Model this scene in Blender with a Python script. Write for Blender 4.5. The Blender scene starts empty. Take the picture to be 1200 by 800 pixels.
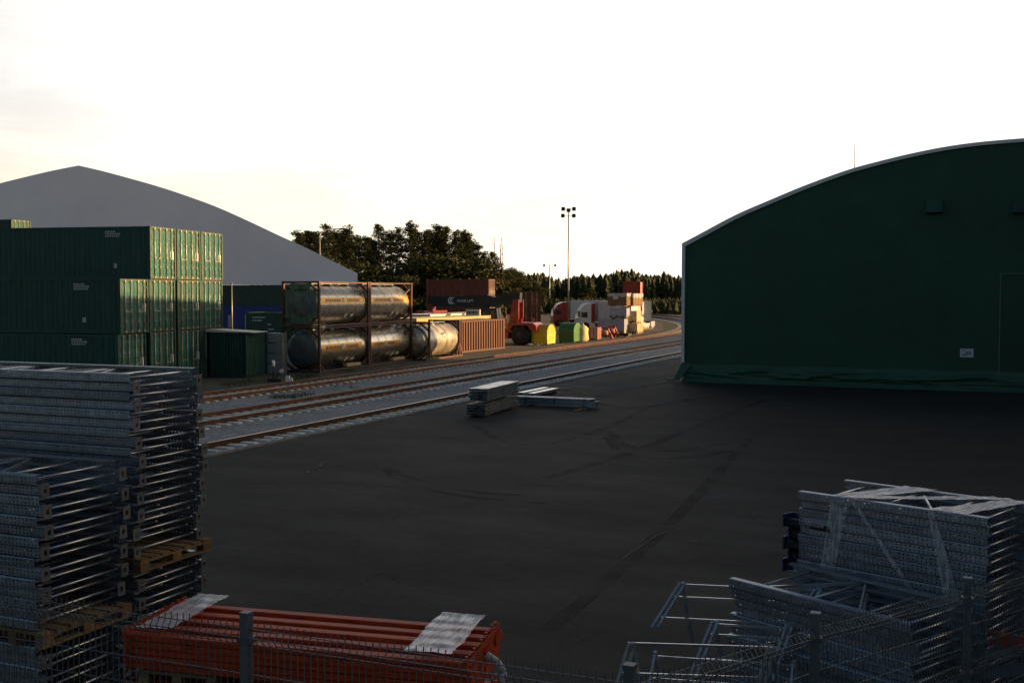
import bpy, bmesh, math, random
from mathutils import Vector, Matrix
R = math.radians
rnd = random.Random(7)
sc = bpy.context.scene
col = sc.collection

# ------------------------------------------------------------------ camera
# world: x = across the tracks (right), y = along the tracks, z up
F, CX, CY, HOR, CAMH = 1300.0, 600.0, 400.0, 342.0, 4.57
YAW, PITCH = R(23.3), math.atan((CY - HOR) / F)
cam = bpy.data.cameras.new('camera')
cam.sensor_width = 36.0
cam.lens = F / 1200.0 * 36.0
cam.clip_start, cam.clip_end = 0.1, 6000
co = bpy.data.objects.new('camera', cam)
co.location = (0, 0, CAMH)
co.rotation_euler = (R(90) - PITCH, 0, YAW)
col.objects.link(co)
sc.camera = co
FW = Vector((-math.sin(YAW) * math.cos(PITCH), math.cos(YAW) * math.cos(PITCH), -math.sin(PITCH)))
RT = Vector((math.cos(YAW), math.sin(YAW), 0))
UP = RT.cross(FW)

# ------------------------------------------------------------------ world
SUN_EL, SUN_AZ = 9.3, 33.5          # degrees; azimuth measured from +x towards +y
VEIL = (15.4, 14.5, 13.8, 0.83)         # veil colour and thinnest cover
world = bpy.data.worlds.new('World')
sc.world = world
world.use_nodes = True
wn, wl = world.node_tree.nodes, world.node_tree.links
bg = wn['Background']
sky = wn.new('ShaderNodeTexSky')
sky.sky_type = 'NISHITA'
sky.sun_disc = False
sky.sun_elevation = R(SUN_EL)
sky.sun_rotation = R(90 - SUN_AZ)
sky.air_density = 1.0
sky.dust_density = 2.0
# thin high cloud: a bright streaky veil low down on the side of the sunset, thin overhead and behind
def wnode(t, **kw):
    n = wn.new(t)
    for k, v in kw.items(): setattr(n, k, v)
    return n
def wmath(op, a, b=None):
    n = wn.new('ShaderNodeMath'); n.operation = op
    for i, v in enumerate((a, b)):
        if v is None: continue
        if isinstance(v, (int, float)): n.inputs[i].default_value = v
        else: wl.new(v, n.inputs[i])
    return n.outputs[0]
def wrange(v, a, b, c, d, smooth=True):
    n = wn.new('ShaderNodeMapRange')
    if smooth: n.interpolation_type = 'SMOOTHSTEP'
    for i, q in enumerate((a, b, c, d)): n.inputs[i + 1].default_value = q
    wl.new(v, n.inputs[0]); return n.outputs[0]
tc = wn.new('ShaderNodeTexCoord')
mp = wn.new('ShaderNodeMapping')
mp.inputs['Rotation'].default_value = (0, 0, R(35))
mp.inputs['Scale'].default_value = (1.6, 2.6, 11.0)
nz = wn.new('ShaderNodeTexNoise')
nz.inputs['Scale'].default_value = 2.6
nz.inputs['Detail'].default_value = 10
nz.inputs['Roughness'].default_value = 0.62
nz.inputs['Distortion'].default_value = 0.6
wl.new(tc.outputs['Generated'], mp.inputs['Vector']); wl.new(mp.outputs['Vector'], nz.inputs['Vector'])
sp = wn.new('ShaderNodeSeparateXYZ'); wl.new(tc.outputs['Generated'], sp.inputs[0])
dt = wn.new('ShaderNodeVectorMath'); dt.operation = 'DOT_PRODUCT'
dt.inputs[1].default_value = (math.cos(R(65)), math.sin(R(65)), 0)
wl.new(tc.outputs['Generated'], dt.inputs[0])
azim = wrange(dt.outputs['Value'], -0.15, 0.50, 0.0, 1.0)
elev = wrange(sp.outputs['Z'], 0.27, 0.46, 1.0, 0.0)
cover = wrange(nz.outputs['Fac'], 0.30, 0.62, VEIL[3], 1.0)
low = wrange(sp.outputs['Z'], 0.06, 0.20, 1.0, 0.0)
cov2 = wmath('MAXIMUM', cover, wmath('MULTIPLY', low, 0.93))
right = wrange(dt.outputs['Value'], 0.50, 0.85, 0.0, 1.0)
cov3 = wmath('MAXIMUM', cov2, right)
fac = wmath('MULTIPLY', wmath('MULTIPLY', azim, elev), cov3)
mx = wn.new('ShaderNodeMixRGB')
wl.new(fac, mx.inputs[0])
vc = wn.new('ShaderNodeMixRGB'); vc.inputs[1].default_value = (*VEIL[:3], 1); vc.inputs[2].default_value = (15.6, 13.9, 10.4, 1)
wl.new(wmath('MULTIPLY', wrange(sp.outputs['Z'], 0.03, 0.17, 1.0, 0.0), wrange(dt.outputs['Value'], 0.50, 0.92, 1.0, 0.08)), vc.inputs[0])
ds = wn.new('ShaderNodeVectorMath'); ds.operation = 'DOT_PRODUCT'
ds.inputs[1].default_value = (math.cos(R(SUN_EL)) * math.cos(R(SUN_AZ)), math.cos(R(SUN_EL)) * math.sin(R(SUN_AZ)), math.sin(R(SUN_EL)))
wl.new(tc.outputs['Generated'], ds.inputs[0])
gl = wn.new('ShaderNodeMixRGB'); gl.inputs[2].default_value = (30, 22, 11, 1)
wl.new(wrange(ds.outputs['Value'], 0.84, 1.0, 0.0, 1.0), gl.inputs[0])
wl.new(sky.outputs['Color'], mx.inputs[1])
wl.new(vc.outputs[0], mx.inputs[2]); wl.new(mx.outputs[0], gl.inputs[1])
wl.new(gl.outputs[0], bg.inputs['Color'])
bg.inputs['Strength'].default_value = 0.05

sun = bpy.data.lights.new('sun', 'SUN')
sun.energy = 5.0
sun.angle = R(0.5)
sun.color = (1.0, 0.62, 0.27)
so = bpy.data.objects.new('sun', sun)
sd = Vector((math.cos(R(SUN_EL)) * math.cos(R(SUN_AZ)), math.cos(R(SUN_EL)) * math.sin(R(SUN_AZ)), math.sin(R(SUN_EL))))
so.rotation_euler = (-sd).to_track_quat('-Z', 'Y').to_euler()
so.location = sd * 300
col.objects.link(so)
sc.view_settings.view_transform = 'Standard'
sc.view_settings.look = 'None'
sc.view_settings.exposure = 0.8
sc.view_settings.gamma = 1.0
sc.view_settings.use_curve_mapping = False
sc.cycles.max_bounces = 6
sc.cycles.transparent_max_bounces = 24

# ------------------------------------------------------------------ placement helpers
def ray(px, py):
    return FW + RT * ((px - CX) / F) + UP * ((CY - py) / F)
def G(px, py, h=0.0):                       # where the sight line meets height h
    d = ray(px, py); t = (h - CAMH) / d.z
    return Vector((d.x * t, d.y * t, h))
def U(px, py, u):                           # where it meets the upright plane y = u
    d = ray(px, py); t = u / d.y
    return Vector((d.x * t, u, CAMH + d.z * t))
def D(px, dist, h=0.0):                     # the spot in column px, dist metres ahead
    x = (px - CX) / F * dist
    return Vector((RT.x * x - math.sin(YAW) * dist, RT.y * x + math.cos(YAW) * dist, h))

# ------------------------------------------------------------------ materials
MATS = {}
def nodes_of(m):
    m.use_nodes = True
    return m.node_tree.nodes, m.node_tree.links
def mat(name, c, rough=0.6, metal=0.0, var=0.18, scale=3.0, bump=0.0, bscale=40.0, c2=None, stretch=(1, 1, 1), spec=0.5, thr=(0.35, 0.65), coat=0.0):
    if name in MATS: return MATS[name]
    m = bpy.data.materials.new(name); n, l = nodes_of(m); b = n['Principled BSDF']
    b.inputs['Roughness'].default_value = rough
    b.inputs['Metallic'].default_value = metal
    b.inputs['Specular IOR Level'].default_value = spec
    b.inputs['Coat Weight'].default_value = coat
    t = n.new('ShaderNodeTexCoord'); mp = n.new('ShaderNodeMapping')
    mp.inputs['Scale'].default_value = stretch
    l.new(t.outputs['Object'], mp.inputs['Vector'])
    oi = n.new('ShaderNodeObjectInfo')
    off = n.new('ShaderNodeVectorMath'); off.operation = 'ADD'
    sc_ = n.new('ShaderNodeVectorMath'); sc_.operation = 'SCALE'; sc_.inputs['Scale'].default_value = 37.0
    l.new(oi.outputs['Location'], sc_.inputs[0])
    l.new(mp.outputs['Vector'], off.inputs[0]); l.new(sc_.outputs['Vector'], off.inputs[1])
    nz = n.new('ShaderNodeTexNoise'); nz.inputs['Scale'].default_value = scale
    nz.inputs['Detail'].default_value = 8; nz.inputs['Roughness'].default_value = 0.65
    l.new(off.outputs['Vector'], nz.inputs['Vector'])
    r = n.new('ShaderNodeMapRange'); r.inputs[1].default_value, r.inputs[2].default_value = thr
    l.new(nz.outputs['Fac'], r.inputs[0])
    x = n.new('ShaderNodeMixRGB')
    a = tuple(min(1, v * (1 - var)) for v in c); d = c2 if c2 else tuple(min(1, v * (1 + var)) for v in c)
    x.inputs[1].default_value = (*a, 1); x.inputs[2].default_value = (*d, 1)
    l.new(r.outputs[0], x.inputs[0])
    hv = n.new('ShaderNodeHueSaturation'); rv = n.new('ShaderNodeMapRange')
    rv.inputs[3].default_value, rv.inputs[4].default_value = 1 - min(.3, var * .7), 1 + min(.3, var * .7)
    l.new(oi.outputs['Random'], rv.inputs[0]); l.new(rv.outputs[0], hv.inputs['Value']); l.new(x.outputs[0], hv.inputs['Color'])
    l.new(hv.outputs[0], b.inputs['Base Color'])
    rr = n.new('ShaderNodeMapRange'); rq = .035 if metal > .55 else .12; rr.inputs[3].default_value = max(0.05, rough - rq); rr.inputs[4].default_value = min(1, rough + rq)
    l.new(nz.outputs['Fac'], rr.inputs[0]); l.new(rr.outputs[0], b.inputs['Roughness'])
    if bump:
        nb = n.new('ShaderNodeTexNoise'); nb.inputs['Scale'].default_value = bscale; nb.inputs['Detail'].default_value = 5
        l.new(off.outputs['Vector'], nb.inputs['Vector'])
        bp = n.new('ShaderNodeBump'); bp.inputs['Strength'].default_value = bump; bp.inputs['Distance'].default_value = 0.02
        l.new(nb.outputs['Fac'], bp.inputs['Height']); l.new(bp.outputs['Normal'], b.inputs['Normal'])
    MATS[name] = m
    return m

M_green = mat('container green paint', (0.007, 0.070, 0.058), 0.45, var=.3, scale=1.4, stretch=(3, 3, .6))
M_doorg = mat('lit copy of container green', (0.020, 0.118, 0.094), 0.45, coat=.15, var=.3, scale=2.0, stretch=(3, 3, .6))  # same green as the sides, lightened for the light on the doors
M_rod = mat('galvanised lock rod', (0.46, 0.43, 0.32), 0.36, .3, var=.2)
M_dframe = mat('door frame with sunlit tint', (0.12, 0.075, 0.042), .6, var=.5, scale=6, c2=(0.05, 0.12, 0.08))  # reddish tint stands in for sunlit edges of the frame
M_white = mat('white paint', (0.75, 0.75, 0.73), 0.5, var=.08)
M_mark = mat('pale marking', (0.5, 0.52, 0.5), 0.6, var=.1)
M_black = mat('black rubber', (0.012, 0.012, 0.012), 0.75, var=.3)
M_dark = mat('dark paint', (0.007, 0.010, 0.015), 0.5, var=.3)
M_rust = mat('rusty red paint with rib shading', (0.055, 0.018, 0.012), 0.65, var=.3, scale=1.6, stretch=(5, 5, .3), c2=(0.24, 0.080, 0.042), thr=(.3, .72))  # rust, with vertical streaks painting in the ribs' light and shade
M_rustd = mat('dark oxide paint', (0.12, 0.032, 0.02), 0.65, var=.35, scale=1.5, stretch=(3, 3, .5))
M_railrust = mat('rusty rail', (0.17, 0.058, 0.022), 0.7, .2, var=.4, scale=2.0, c2=(0.27, 0.11, 0.048))
M_head = mat('worn rusty rail head', (0.24, 0.15, 0.10), 0.5, .5, var=.3, scale=2.0)
M_railbrown = mat('brown rail', (0.06, 0.028, 0.016), 0.7, .2, var=.4, scale=1.0, c2=(0.10, 0.045, 0.02))
M_shine = mat('polished rail head', (0.5, 0.46, 0.42), 0.3, .9, var=.1)
M_conc = mat('concrete', (0.78, 0.76, 0.71), 0.85, var=.25, scale=6, bump=.3)
M_tank = mat('tank steel cladding', (0.64, 0.55, 0.42), 0.27, .9, var=.14, scale=1.2, stretch=(.6, 2, 2))
M_tankold = mat('stained tank steel', (0.44, 0.38, 0.30), 0.38, .6, var=.4, scale=1.0, stretch=(1, 1, .6))
M_frame = mat('tank frame red oxide', (0.10, 0.035, 0.022), 0.6, var=.35)
M_yellowband = mat('amber label band', (0.62, 0.30, 0.02), 0.35, .35, var=.15)
M_bandtext = mat('dark label lettering', (0.10, 0.035, 0.01), 0.5)
M_endgreen = mat('pale green tank end', (0.10, 0.16, 0.12), 0.55, var=.3, scale=1.5, stretch=(2, 2, .6))
M_endgrey = mat('grey tank end', (0.12, 0.13, 0.145), 0.45, .3, var=.25)
M_red = mat('red machine paint', (0.30, 0.024, 0.015), 0.4, var=.25, coat=.3)
M_glass = mat('dark window glass', (0.02, 0.025, 0.03), 0.06, var=.2)
M_yellow = mat('yellow bin paint', (0.62, 0.46, 0.03), 0.5, var=.15)
M_bingreen = mat('green bin paint', (0.035, 0.15, 0.03), 0.5, var=.2)
M_tan = mat('tan paint', (0.50, 0.40, 0.20), 0.55, var=.2, stretch=(3, 3, .5))
M_grey = mat('grey paint', (0.30, 0.31, 0.32), 0.5, var=.12)
M_trailer = mat('trailer tarpaulin', (0.52, 0.55, 0.60), 0.5, var=.08)
M_wood = mat('pallet wood', (0.22, 0.135, 0.062), 0.8, var=.35, scale=3, stretch=(1, 6, 6))
M_timber = mat('sawn timber', (0.20, 0.115, 0.05), 0.8, var=.4, scale=5, stretch=(6, 1, 10))
M_wrap = mat('white timber wrap', (0.52, 0.52, 0.54), 0.4, var=.3, bump=.25, bscale=3)
M_blue = mat('blue wrap', (0.42, 0.45, 0.58), 0.45, var=.2, bump=.25, bscale=3)
M_zinc = mat('galvanised steel', (0.29, 0.335, 0.405), 0.40, .7, var=.3, scale=9, thr=(.3, .7))
M_zincp = mat('pale galvanised steel', (0.42, 0.45, 0.50), 0.4, .6, var=.25, scale=8)
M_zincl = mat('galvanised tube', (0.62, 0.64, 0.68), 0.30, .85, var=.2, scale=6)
M_zincd = mat('weathered galvanised steel', (0.26, 0.28, 0.30), 0.55, .6, var=.3, scale=12)
M_plate = mat('grey foot plate', (0.15, 0.16, 0.18), 0.6, .3, var=.2, scale=14)
M_orange = mat('orange beam paint', (0.44, 0.050, 0.016), 0.55, var=.18, scale=9, spec=.25, c2=(0.62, 0.082, 0.026), stretch=(.5, 3, 3))
M_bluecap = mat('blue plastic', (0.012, 0.03, 0.10), 0.5, var=.2)
M_fence = mat('grey coated wire', (0.13, 0.15, 0.17), 0.5, .4, var=.2)
M_hgreen = mat('green membrane', (0.012, 0.068, 0.038), 0.62, var=.22, scale=.35, bump=.35, bscale=.9)
M_hgreenl = mat('green skirt membrane', (0.015, 0.082, 0.050), 0.5, var=.25, scale=.8)
M_hwhite = mat('white membrane', (0.85, 0.85, 0.85), 0.55, var=.06, scale=.5)
M_hgrey = mat('grey white membrane', (0.82, 0.82, 0.98), 0.7, var=.05, scale=.2)
M_clad = mat('dark green cladding', (0.018, 0.055, 0.045), 0.6, var=.2)
M_cladblue = mat('blue cladding', (0.012, 0.035, 0.21), 0.55, var=.15)
M_ware = mat('grey cladding', (0.25, 0.26, 0.27), 0.6, var=.1)
M_bark = mat('bark', (0.085, 0.05, 0.03), 0.9, var=.4, scale=2, c2=(0.15, 0.075, 0.035))
M_pole = mat('galvanised pole', (0.45, 0.44, 0.42), 0.45, .5, var=.1)
M_pipe = mat('white plastic pipe', (0.6, 0.58, 0.55), 0.5, var=.1)
def foliage(name, c, c2):
    m = mat(name, c, .75, var=.2, scale=.5, c2=c2, thr=(.4, .6), spec=.2)
    return m
M_pine = foliage('pine needles', (0.020, 0.029, 0.010), (0.042, 0.048, 0.016))
M_leaf = foliage('broad leaves', (0.030, 0.042, 0.013), (0.058, 0.066, 0.020))
M_far = foliage('far wood', (0.032, 0.045, 0.016), (0.055, 0.062, 0.020))
M_grass = foliage('grass', (0.07, 0.095, 0.022), (0.12, 0.14, 0.04))

def holes_mat():                            # zinc with two rows of punched slots you can see through
    m = M_zinc.copy(); m.name = 'perforated galvanised steel'; n, l = nodes_of(m)
    b = n['Principled BSDF']; out = n['Material Output']
    t = n.new('ShaderNodeTexCoord'); s = n.new('ShaderNodeSeparateXYZ'); l.new(t.outputs['Object'], s.inputs[0])
    def ma(op, a, b2=None, c=None):
        k = n.new('ShaderNodeMath'); k.operation = op
        for i, v in enumerate((a, b2, c)):
            if v is None: continue
            if isinstance(v, (int, float)): k.inputs[i].default_value = v
            else: l.new(v, k.inputs[i])
        return k.outputs[0]
    fx = ma('FRACT', ma('MULTIPLY', s.outputs['X'], 1 / .05))
    dx = ma('ABSOLUTE', ma('SUBTRACT', fx, .5))
    dz = ma('ABSOLUTE', ma('SUBTRACT', ma('ABSOLUTE', ma('SUBTRACT', s.outputs['Z'], .05)), .021))
    hole = ma('MULTIPLY', ma('LESS_THAN', dx, .165), ma('LESS_THAN', dz, .0095))
    tr = n.new('ShaderNodeBsdfTransparent'); mxs = n.new('ShaderNodeMixShader')
    l.new(hole, mxs.inputs[0]); l.new(b.outputs[0], mxs.inputs[1]); l.new(tr.outputs[0], mxs.inputs[2])
    l.new(mxs.outputs[0], out.inputs['Surface'])
    return m
M_perf = holes_mat()
def film_mat():                             # stretch film: mostly clear, milky where it folds
    m = bpy.data.materials.new('stretch film'); n, l = nodes_of(m); b = n['Principled BSDF']; out = n['Material Output']
    b.inputs['Base Color'].default_value = (.90, .89, .92, 1); b.inputs['Roughness'].default_value = .25
    t = n.new('ShaderNodeTexCoord'); mp = n.new('ShaderNodeMapping'); mp.inputs['Scale'].default_value = (9, 1.5, 2)
    nz = n.new('ShaderNodeTexNoise'); nz.inputs['Scale'].default_value = 3; nz.inputs['Detail'].default_value = 6
    l.new(t.outputs['Object'], mp.inputs[0]); l.new(mp.outputs[0], nz.inputs['Vector'])
    r = n.new('ShaderNodeMapRange'); r.inputs[1].default_value, r.inputs[2].default_value = .35, .7
    r.inputs[3].default_value, r.inputs[4].default_value = .42, .92
    l.new(nz.outputs['Fac'], r.inputs[0])
    tr = n.new('ShaderNodeBsdfTransparent'); x = n.new('ShaderNodeMixShader')
    l.new(r.outputs[0], x.inputs[0]); l.new(tr.outputs[0], x.inputs[1]); l.new(b.outputs[0], x.inputs[2])
    l.new(x.outputs[0], out.inputs['Surface'])
    bp = n.new('ShaderNodeBump'); bp.inputs['Strength'].default_value = .5; bp.inputs['Distance'].default_value = .02
    l.new(nz.outputs['Fac'], bp.inputs['Height']); l.new(bp.outputs[0], b.inputs['Normal'])
    return m
M_film = film_mat()
M_filmf = film_mat(); M_filmf.name = 'thin stretch film'
for q in M_filmf.node_tree.nodes:
    if q.type == 'MAP_RANGE': q.inputs[3].default_value, q.inputs[4].default_value = .06, .55

def ground_mat(name, c, c2, fine, big, bump=.4, rough=.9, c3=None, spec=.3):
    m = bpy.data.materials.new(name); n, l = nodes_of(m); b = n['Principled BSDF']
    b.inputs['Specular IOR Level'].default_value = spec
    t = n.new('ShaderNodeTexCoord')
    a = n.new('ShaderNodeTexNoise'); a.inputs['Scale'].default_value = big; a.inputs['Detail'].default_value = 7; a.inputs['Roughness'].default_value = .6
    f = n.new('ShaderNodeTexVoronoi'); f.inputs['Scale'].default_value = fine
    g = n.new('ShaderNodeTexNoise'); g.inputs['Scale'].default_value = fine * .6; g.inputs['Detail'].default_value = 4
    for k in (a, f, g): l.new(t.outputs['Object'], k.inputs['Vector'])
    x = n.new('ShaderNodeMixRGB'); x.inputs[1].default_value = (*c, 1); x.inputs[2].default_value = (*c2, 1)
    r = n.new('ShaderNodeMapRange'); r.inputs[1].default_value, r.inputs[2].default_value = .38, .62
    l.new(a.outputs['Fac'], r.inputs[0]); l.new(r.outputs[0], x.inputs[0])
    y = n.new('ShaderNodeMixRGB'); y.blend_type = 'MULTIPLY'; y.inputs[0].default_value = .7
    r2 = n.new('ShaderNodeMapRange'); r2.inputs[3].default_value, r2.inputs[4].default_value = .45, 1.5
    l.new(f.outputs['Color'], r2.inputs[0])
    l.new(x.outputs[0], y.inputs[1]); l.new(r2.outputs[0], y.inputs[2])
    l.new(y.outputs[0], b.inputs['Base Color'])
    b.inputs['Roughness'].default_value = rough
    bp = n.new('ShaderNodeBump'); bp.inputs['Strength'].default_value = bump; bp.inputs['Distance'].default_value = .03
    l.new(g.outputs['Fac'], bp.inputs['Height']); l.new(bp.outputs[0], b.inputs['Normal'])
    return m
def asphalt_mat():
    m = bpy.data.materials.new('asphalt'); n, l = nodes_of(m); b = n['Principled BSDF']
    t = n.new('ShaderNodeTexCoord')
    def noise(sc_, st=(1, 1, 1), det=8, rot=0, rg=.65):
        mp = n.new('ShaderNodeMapping'); mp.inputs['Scale'].default_value = st; mp.inputs['Rotation'].default_value = (0, 0, rot)
        z = n.new('ShaderNodeTexNoise'); z.inputs['Scale'].default_value = sc_; z.inputs['Detail'].default_value = det; z.inputs['Roughness'].default_value = rg
        l.new(t.outputs['Object'], mp.inputs[0]); l.new(mp.outputs[0], z.inputs['Vector']); return z.outputs['Fac']
    def rg_(v, a, b_, c, d):
        r = n.new('ShaderNodeMapRange'); l.new(v, r.inputs[0])
        for i, q in enumerate((a, b_, c, d)): r.inputs[i + 1].default_value = q
        return r.outputs[0]
    def mulv(a, b_):
        k = n.new('ShaderNodeMath'); k.operation = 'MULTIPLY'; l.new(a, k.inputs[0]); l.new(b_, k.inputs[1]); return k.outputs[0]
    big = rg_(noise(.09), .35, .65, .72, 1.35)
    streak = rg_(noise(.55, (.3, 1.3, 1), 8, .5), .35, .65, .93, 1.08)
    mid = rg_(noise(2.6, det=9, rg=.75), .3, .7, .70, 1.35)
    grit = rg_(noise(55, det=3), .35, .7, .45, 1.7)
    vo = n.new('ShaderNodeTexVoronoi'); vo.feature = 'DISTANCE_TO_EDGE'; vo.inputs['Scale'].default_value = .16
    wv = n.new('ShaderNodeVectorMath'); wv.operation = 'ADD'; ns = n.new('ShaderNodeTexNoise'); ns.inputs['Scale'].default_value = .9; ns.inputs['Detail'].default_value = 6
    l.new(t.outputs['Object'], ns.inputs['Vector']); l.new(t.outputs['Object'], wv.inputs[0]); l.new(ns.outputs['Color'], wv.inputs[1]); l.new(wv.outputs[0], vo.inputs['Vector'])
    crack = rg_(vo.outputs['Distance'], .0, .006, .45, 1.0)
    f = mulv(mulv(mulv(mulv(big, streak), mid), grit), crack)
    x = n.new('ShaderNodeMixRGB'); x.blend_type = 'MULTIPLY'; x.inputs[0].default_value = 1; x.inputs[1].default_value = (.0192, .0184, .0178, 1)
    l.new(f, x.inputs[2]); l.new(x.outputs[0], b.inputs['Base Color'])
    b.inputs['Specular IOR Level'].default_value = .35
    l.new(rg_(noise(.5, (.5, 1.2, 1), 8, .5), .3, .7, .74, .92), b.inputs['Roughness'])
    bp = n.new('ShaderNodeBump'); bp.inputs['Strength'].default_value = .7; bp.inputs['Distance'].default_value = .015
    l.new(noise(38, det=4), bp.inputs['Height']); l.new(bp.outputs[0], b.inputs['Normal'])
    return m
M_asphalt = asphalt_mat()
M_ballast = ground_mat('crushed stone ballast', (0.24, 0.25, 0.27), (0.34, 0.345, 0.36), 9, .5, 1.0, .9)
M_yard = ground_mat('gravel yard', (0.060, 0.058, 0.056), (0.11, 0.105, 0.098), 10, .15, .6, .95)
M_earth = ground_mat('rough grassland', (0.024, 0.034, 0.010), (0.042, 0.045, 0.018), 3, .05, .8, .95)

# ------------------------------------------------------------------ mesh builder
class MB:
    def __init__(s): s.v = []; s.f = []; s.mi = []; s.sm = []; s.m = 0; s.T = None
    def add(s, vs, fs, smooth=False):
        o = len(s.v)
        if s.T is not None: vs = [s.T @ Vector(v) for v in vs]
        s.v += [tuple(v) for v in vs]
        for f in fs:
            s.f.append(tuple(i + o for i in f)); s.mi.append(s.m); s.sm.append(smooth)
        return s
    def box(s, a, b):
        (x0, y0, z0), (x1, y1, z1) = a, b
        x0, x1 = min(x0, x1), max(x0, x1); y0, y1 = min(y0, y1), max(y0, y1); z0, z1 = min(z0, z1), max(z0, z1)
        return s.add([(x0,y0,z0),(x1,y0,z0),(x1,y1,z0),(x0,y1,z0),(x0,y0,z1),(x1,y0,z1),(x1,y1,z1),(x0,y1,z1)],
                     [(3,2,1,0),(4,5,6,7),(0,1,5,4),(1,2,6,5),(2,3,7,6),(3,0,4,7)])
    def cbox(s, c, d): return s.box([c[i] - d[i] / 2 for i in range(3)], [c[i] + d[i] / 2 for i in range(3)])
    def bar(s, p, q, w, h=None, up=(0, 0, 1)):          # rectangular bar from p to q
        h = h or w; p, q = Vector(p), Vector(q); d = (q - p).normalized(); up = Vector(up)
        if abs(d.dot(up)) > .98: up = Vector((1, 0, 0))
        a = d.cross(up).normalized(); b = a.cross(d).normalized()
        vs = []
        for e in (p, q):
            for i, j in ((-1,-1),(1,-1),(1,1),(-1,1)): vs.append(e + a * (i * w / 2) + b * (j * h / 2))
        return s.add(vs, [(3,2,1,0),(4,5,6,7),(0,1,5,4),(1,2,6,5),(2,3,7,6),(3,0,4,7)])
    def tube(s, p, q, r, r2=None, n=10, cap=True, smooth=True):
        r2 = r if r2 is None else r2; p, q = Vector(p), Vector(q); d = (q - p).normalized()
        up = Vector((0, 0, 1)) if abs(d.z) < .95 else Vector((1, 0, 0))
        a = d.cross(up).normalized(); b = d.cross(a)
        vs = []
        for e, rr in ((p, r), (q, r2)):
            for i in range(n):
                t = 2 * math.pi * i / n; vs.append(e + a * (math.cos(t) * rr) + b * (math.sin(t) * rr))
        s.add(vs, [(i, i + n, (i + 1) % n + n, (i + 1) % n) for i in range(n)], smooth)
        if cap: s.add(vs, [tuple(range(n)), tuple(range(2 * n - 1, n - 1, -1))])
        return s
    def lathe(s, prof, origin=(0,0,0), axis='x', n=32, smooth=True):   # prof: (along, radius)
        vs = []; o = Vector(origin)
        for a, r in prof:
            for i in range(n):
                t = 2 * math.pi * i / n; c, d = math.cos(t) * r, math.sin(t) * r
                vs.append(o + (Vector((a, c, d)) if axis == 'x' else Vector((c, a, d)) if axis == 'y' else Vector((c, d, a))))
        fs = []
        for k in range(len(prof) - 1):
            for i in range(n): fs.append((k*n+i, k*n+(i+1) % n, (k+1)*n+(i+1) % n, (k+1)*n+i))
        s.add(vs, fs, smooth)
        s.add(vs, [tuple(range(n)), tuple(range(len(prof)*n-1, (len(prof)-1)*n-1, -1))], smooth)
        return s
    def prism(s, poly, y0, y1, axes='xz'):              # polygon in xz extruded along y (or other axes)
        n = len(poly)
        def P(a, b, t): return {'xz': (a, t, b), 'xy': (a, b, t), 'yz': (t, a, b)}[axes]
        vs = [P(a, b, y0) for a, b in poly] + [P(a, b, y1) for a, b in poly]
        fs = [(i, (i + 1) % n, (i + 1) % n + n, i + n) for i in range(n)] + [tuple(range(n - 1, -1, -1)), tuple(range(n, 2 * n))]
        return s.add(vs, fs)
    def sheet(s, pts, a, b):                            # wavy sheet: profile points lofted between functions
        pass
    def build(s, name, mats, parent=None, loc=None, recalc=True):
        me = bpy.data.meshes.new(name); me.from_pydata(s.v, [], s.f)
        mats = mats if isinstance(mats, (list, tuple)) else [mats]
        for m in mats: me.materials.append(m)
        me.polygons.foreach_set('material_index', s.mi); me.polygons.foreach_set('use_smooth', s.sm)
        if recalc:
            bm = bmesh.new(); bm.from_mesh(me); bmesh.ops.remove_doubles(bm, verts=bm.verts, dist=1e-5)
            bmesh.ops.recalc_face_normals(bm, faces=bm.faces); bm.to_mesh(me); bm.free()
        me.update()
        o = bpy.data.objects.new(name, me); col.objects.link(o)
        if parent is not None: o.parent = parent
        if loc is not None: o.location = loc
        return o

def tag(o, label, cat, group=None):
    o['label'] = label; o['category'] = cat
    if group: o['group'] = group
    return o
def thing(name, label, cat, loc=(0, 0, 0), rz=0, group=None):
    o = bpy.data.objects.new(name, None); o.empty_display_size = .2; col.objects.link(o)
    o.location = loc; o.rotation_euler = (0, 0, rz)
    return tag(o, label, cat, group)
def kids(o): return [c for c in list(col.objects) if c.parent == o]
def copy_tree(o, parent=None, _ch=None):
    if _ch is None:
        _ch = {}
        for c in list(col.objects):
            if c.parent is not None: _ch.setdefault(c.parent.name, []).append(c)
    c = o.copy(); col.objects.link(c)
    if parent is not None: c.parent = parent
    for k in _ch.get(o.name, []): copy_tree(k, c, _ch)
    return c
def struct(o): o['kind'] = 'structure'; return o
def stuff(o): o['kind'] = 'stuff'; return o

# ================================================================== SETTING: ground, roads, track bed
g = MB(); g.add([(-3000,-600,-.02),(3000,-600,-.02),(3000,4000,-.02),(-3000,4000,-.02)], [(0,1,2,3)])
struct(g.build('ground', M_earth))
g = MB(); g.add([(-150,-30,-.006),(-33,-30,-.006),(-33,104,-.006),(-36,130,-.006),(-46,165,-.006),(-62,200,-.006),(-80,225,-.006),(-220,225,-.006),(-220,-30,-.006)], [tuple(range(9))])
struct(g.build('gravel_yard', M_yard))
g = MB(); g.add([(-19.8,-30,.0),(70,-30,.0),(70,150,.0),(-19.8,150,.0)], [(0,1,2,3)])
struct(g.build('asphalt_yard', M_asphalt))

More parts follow.
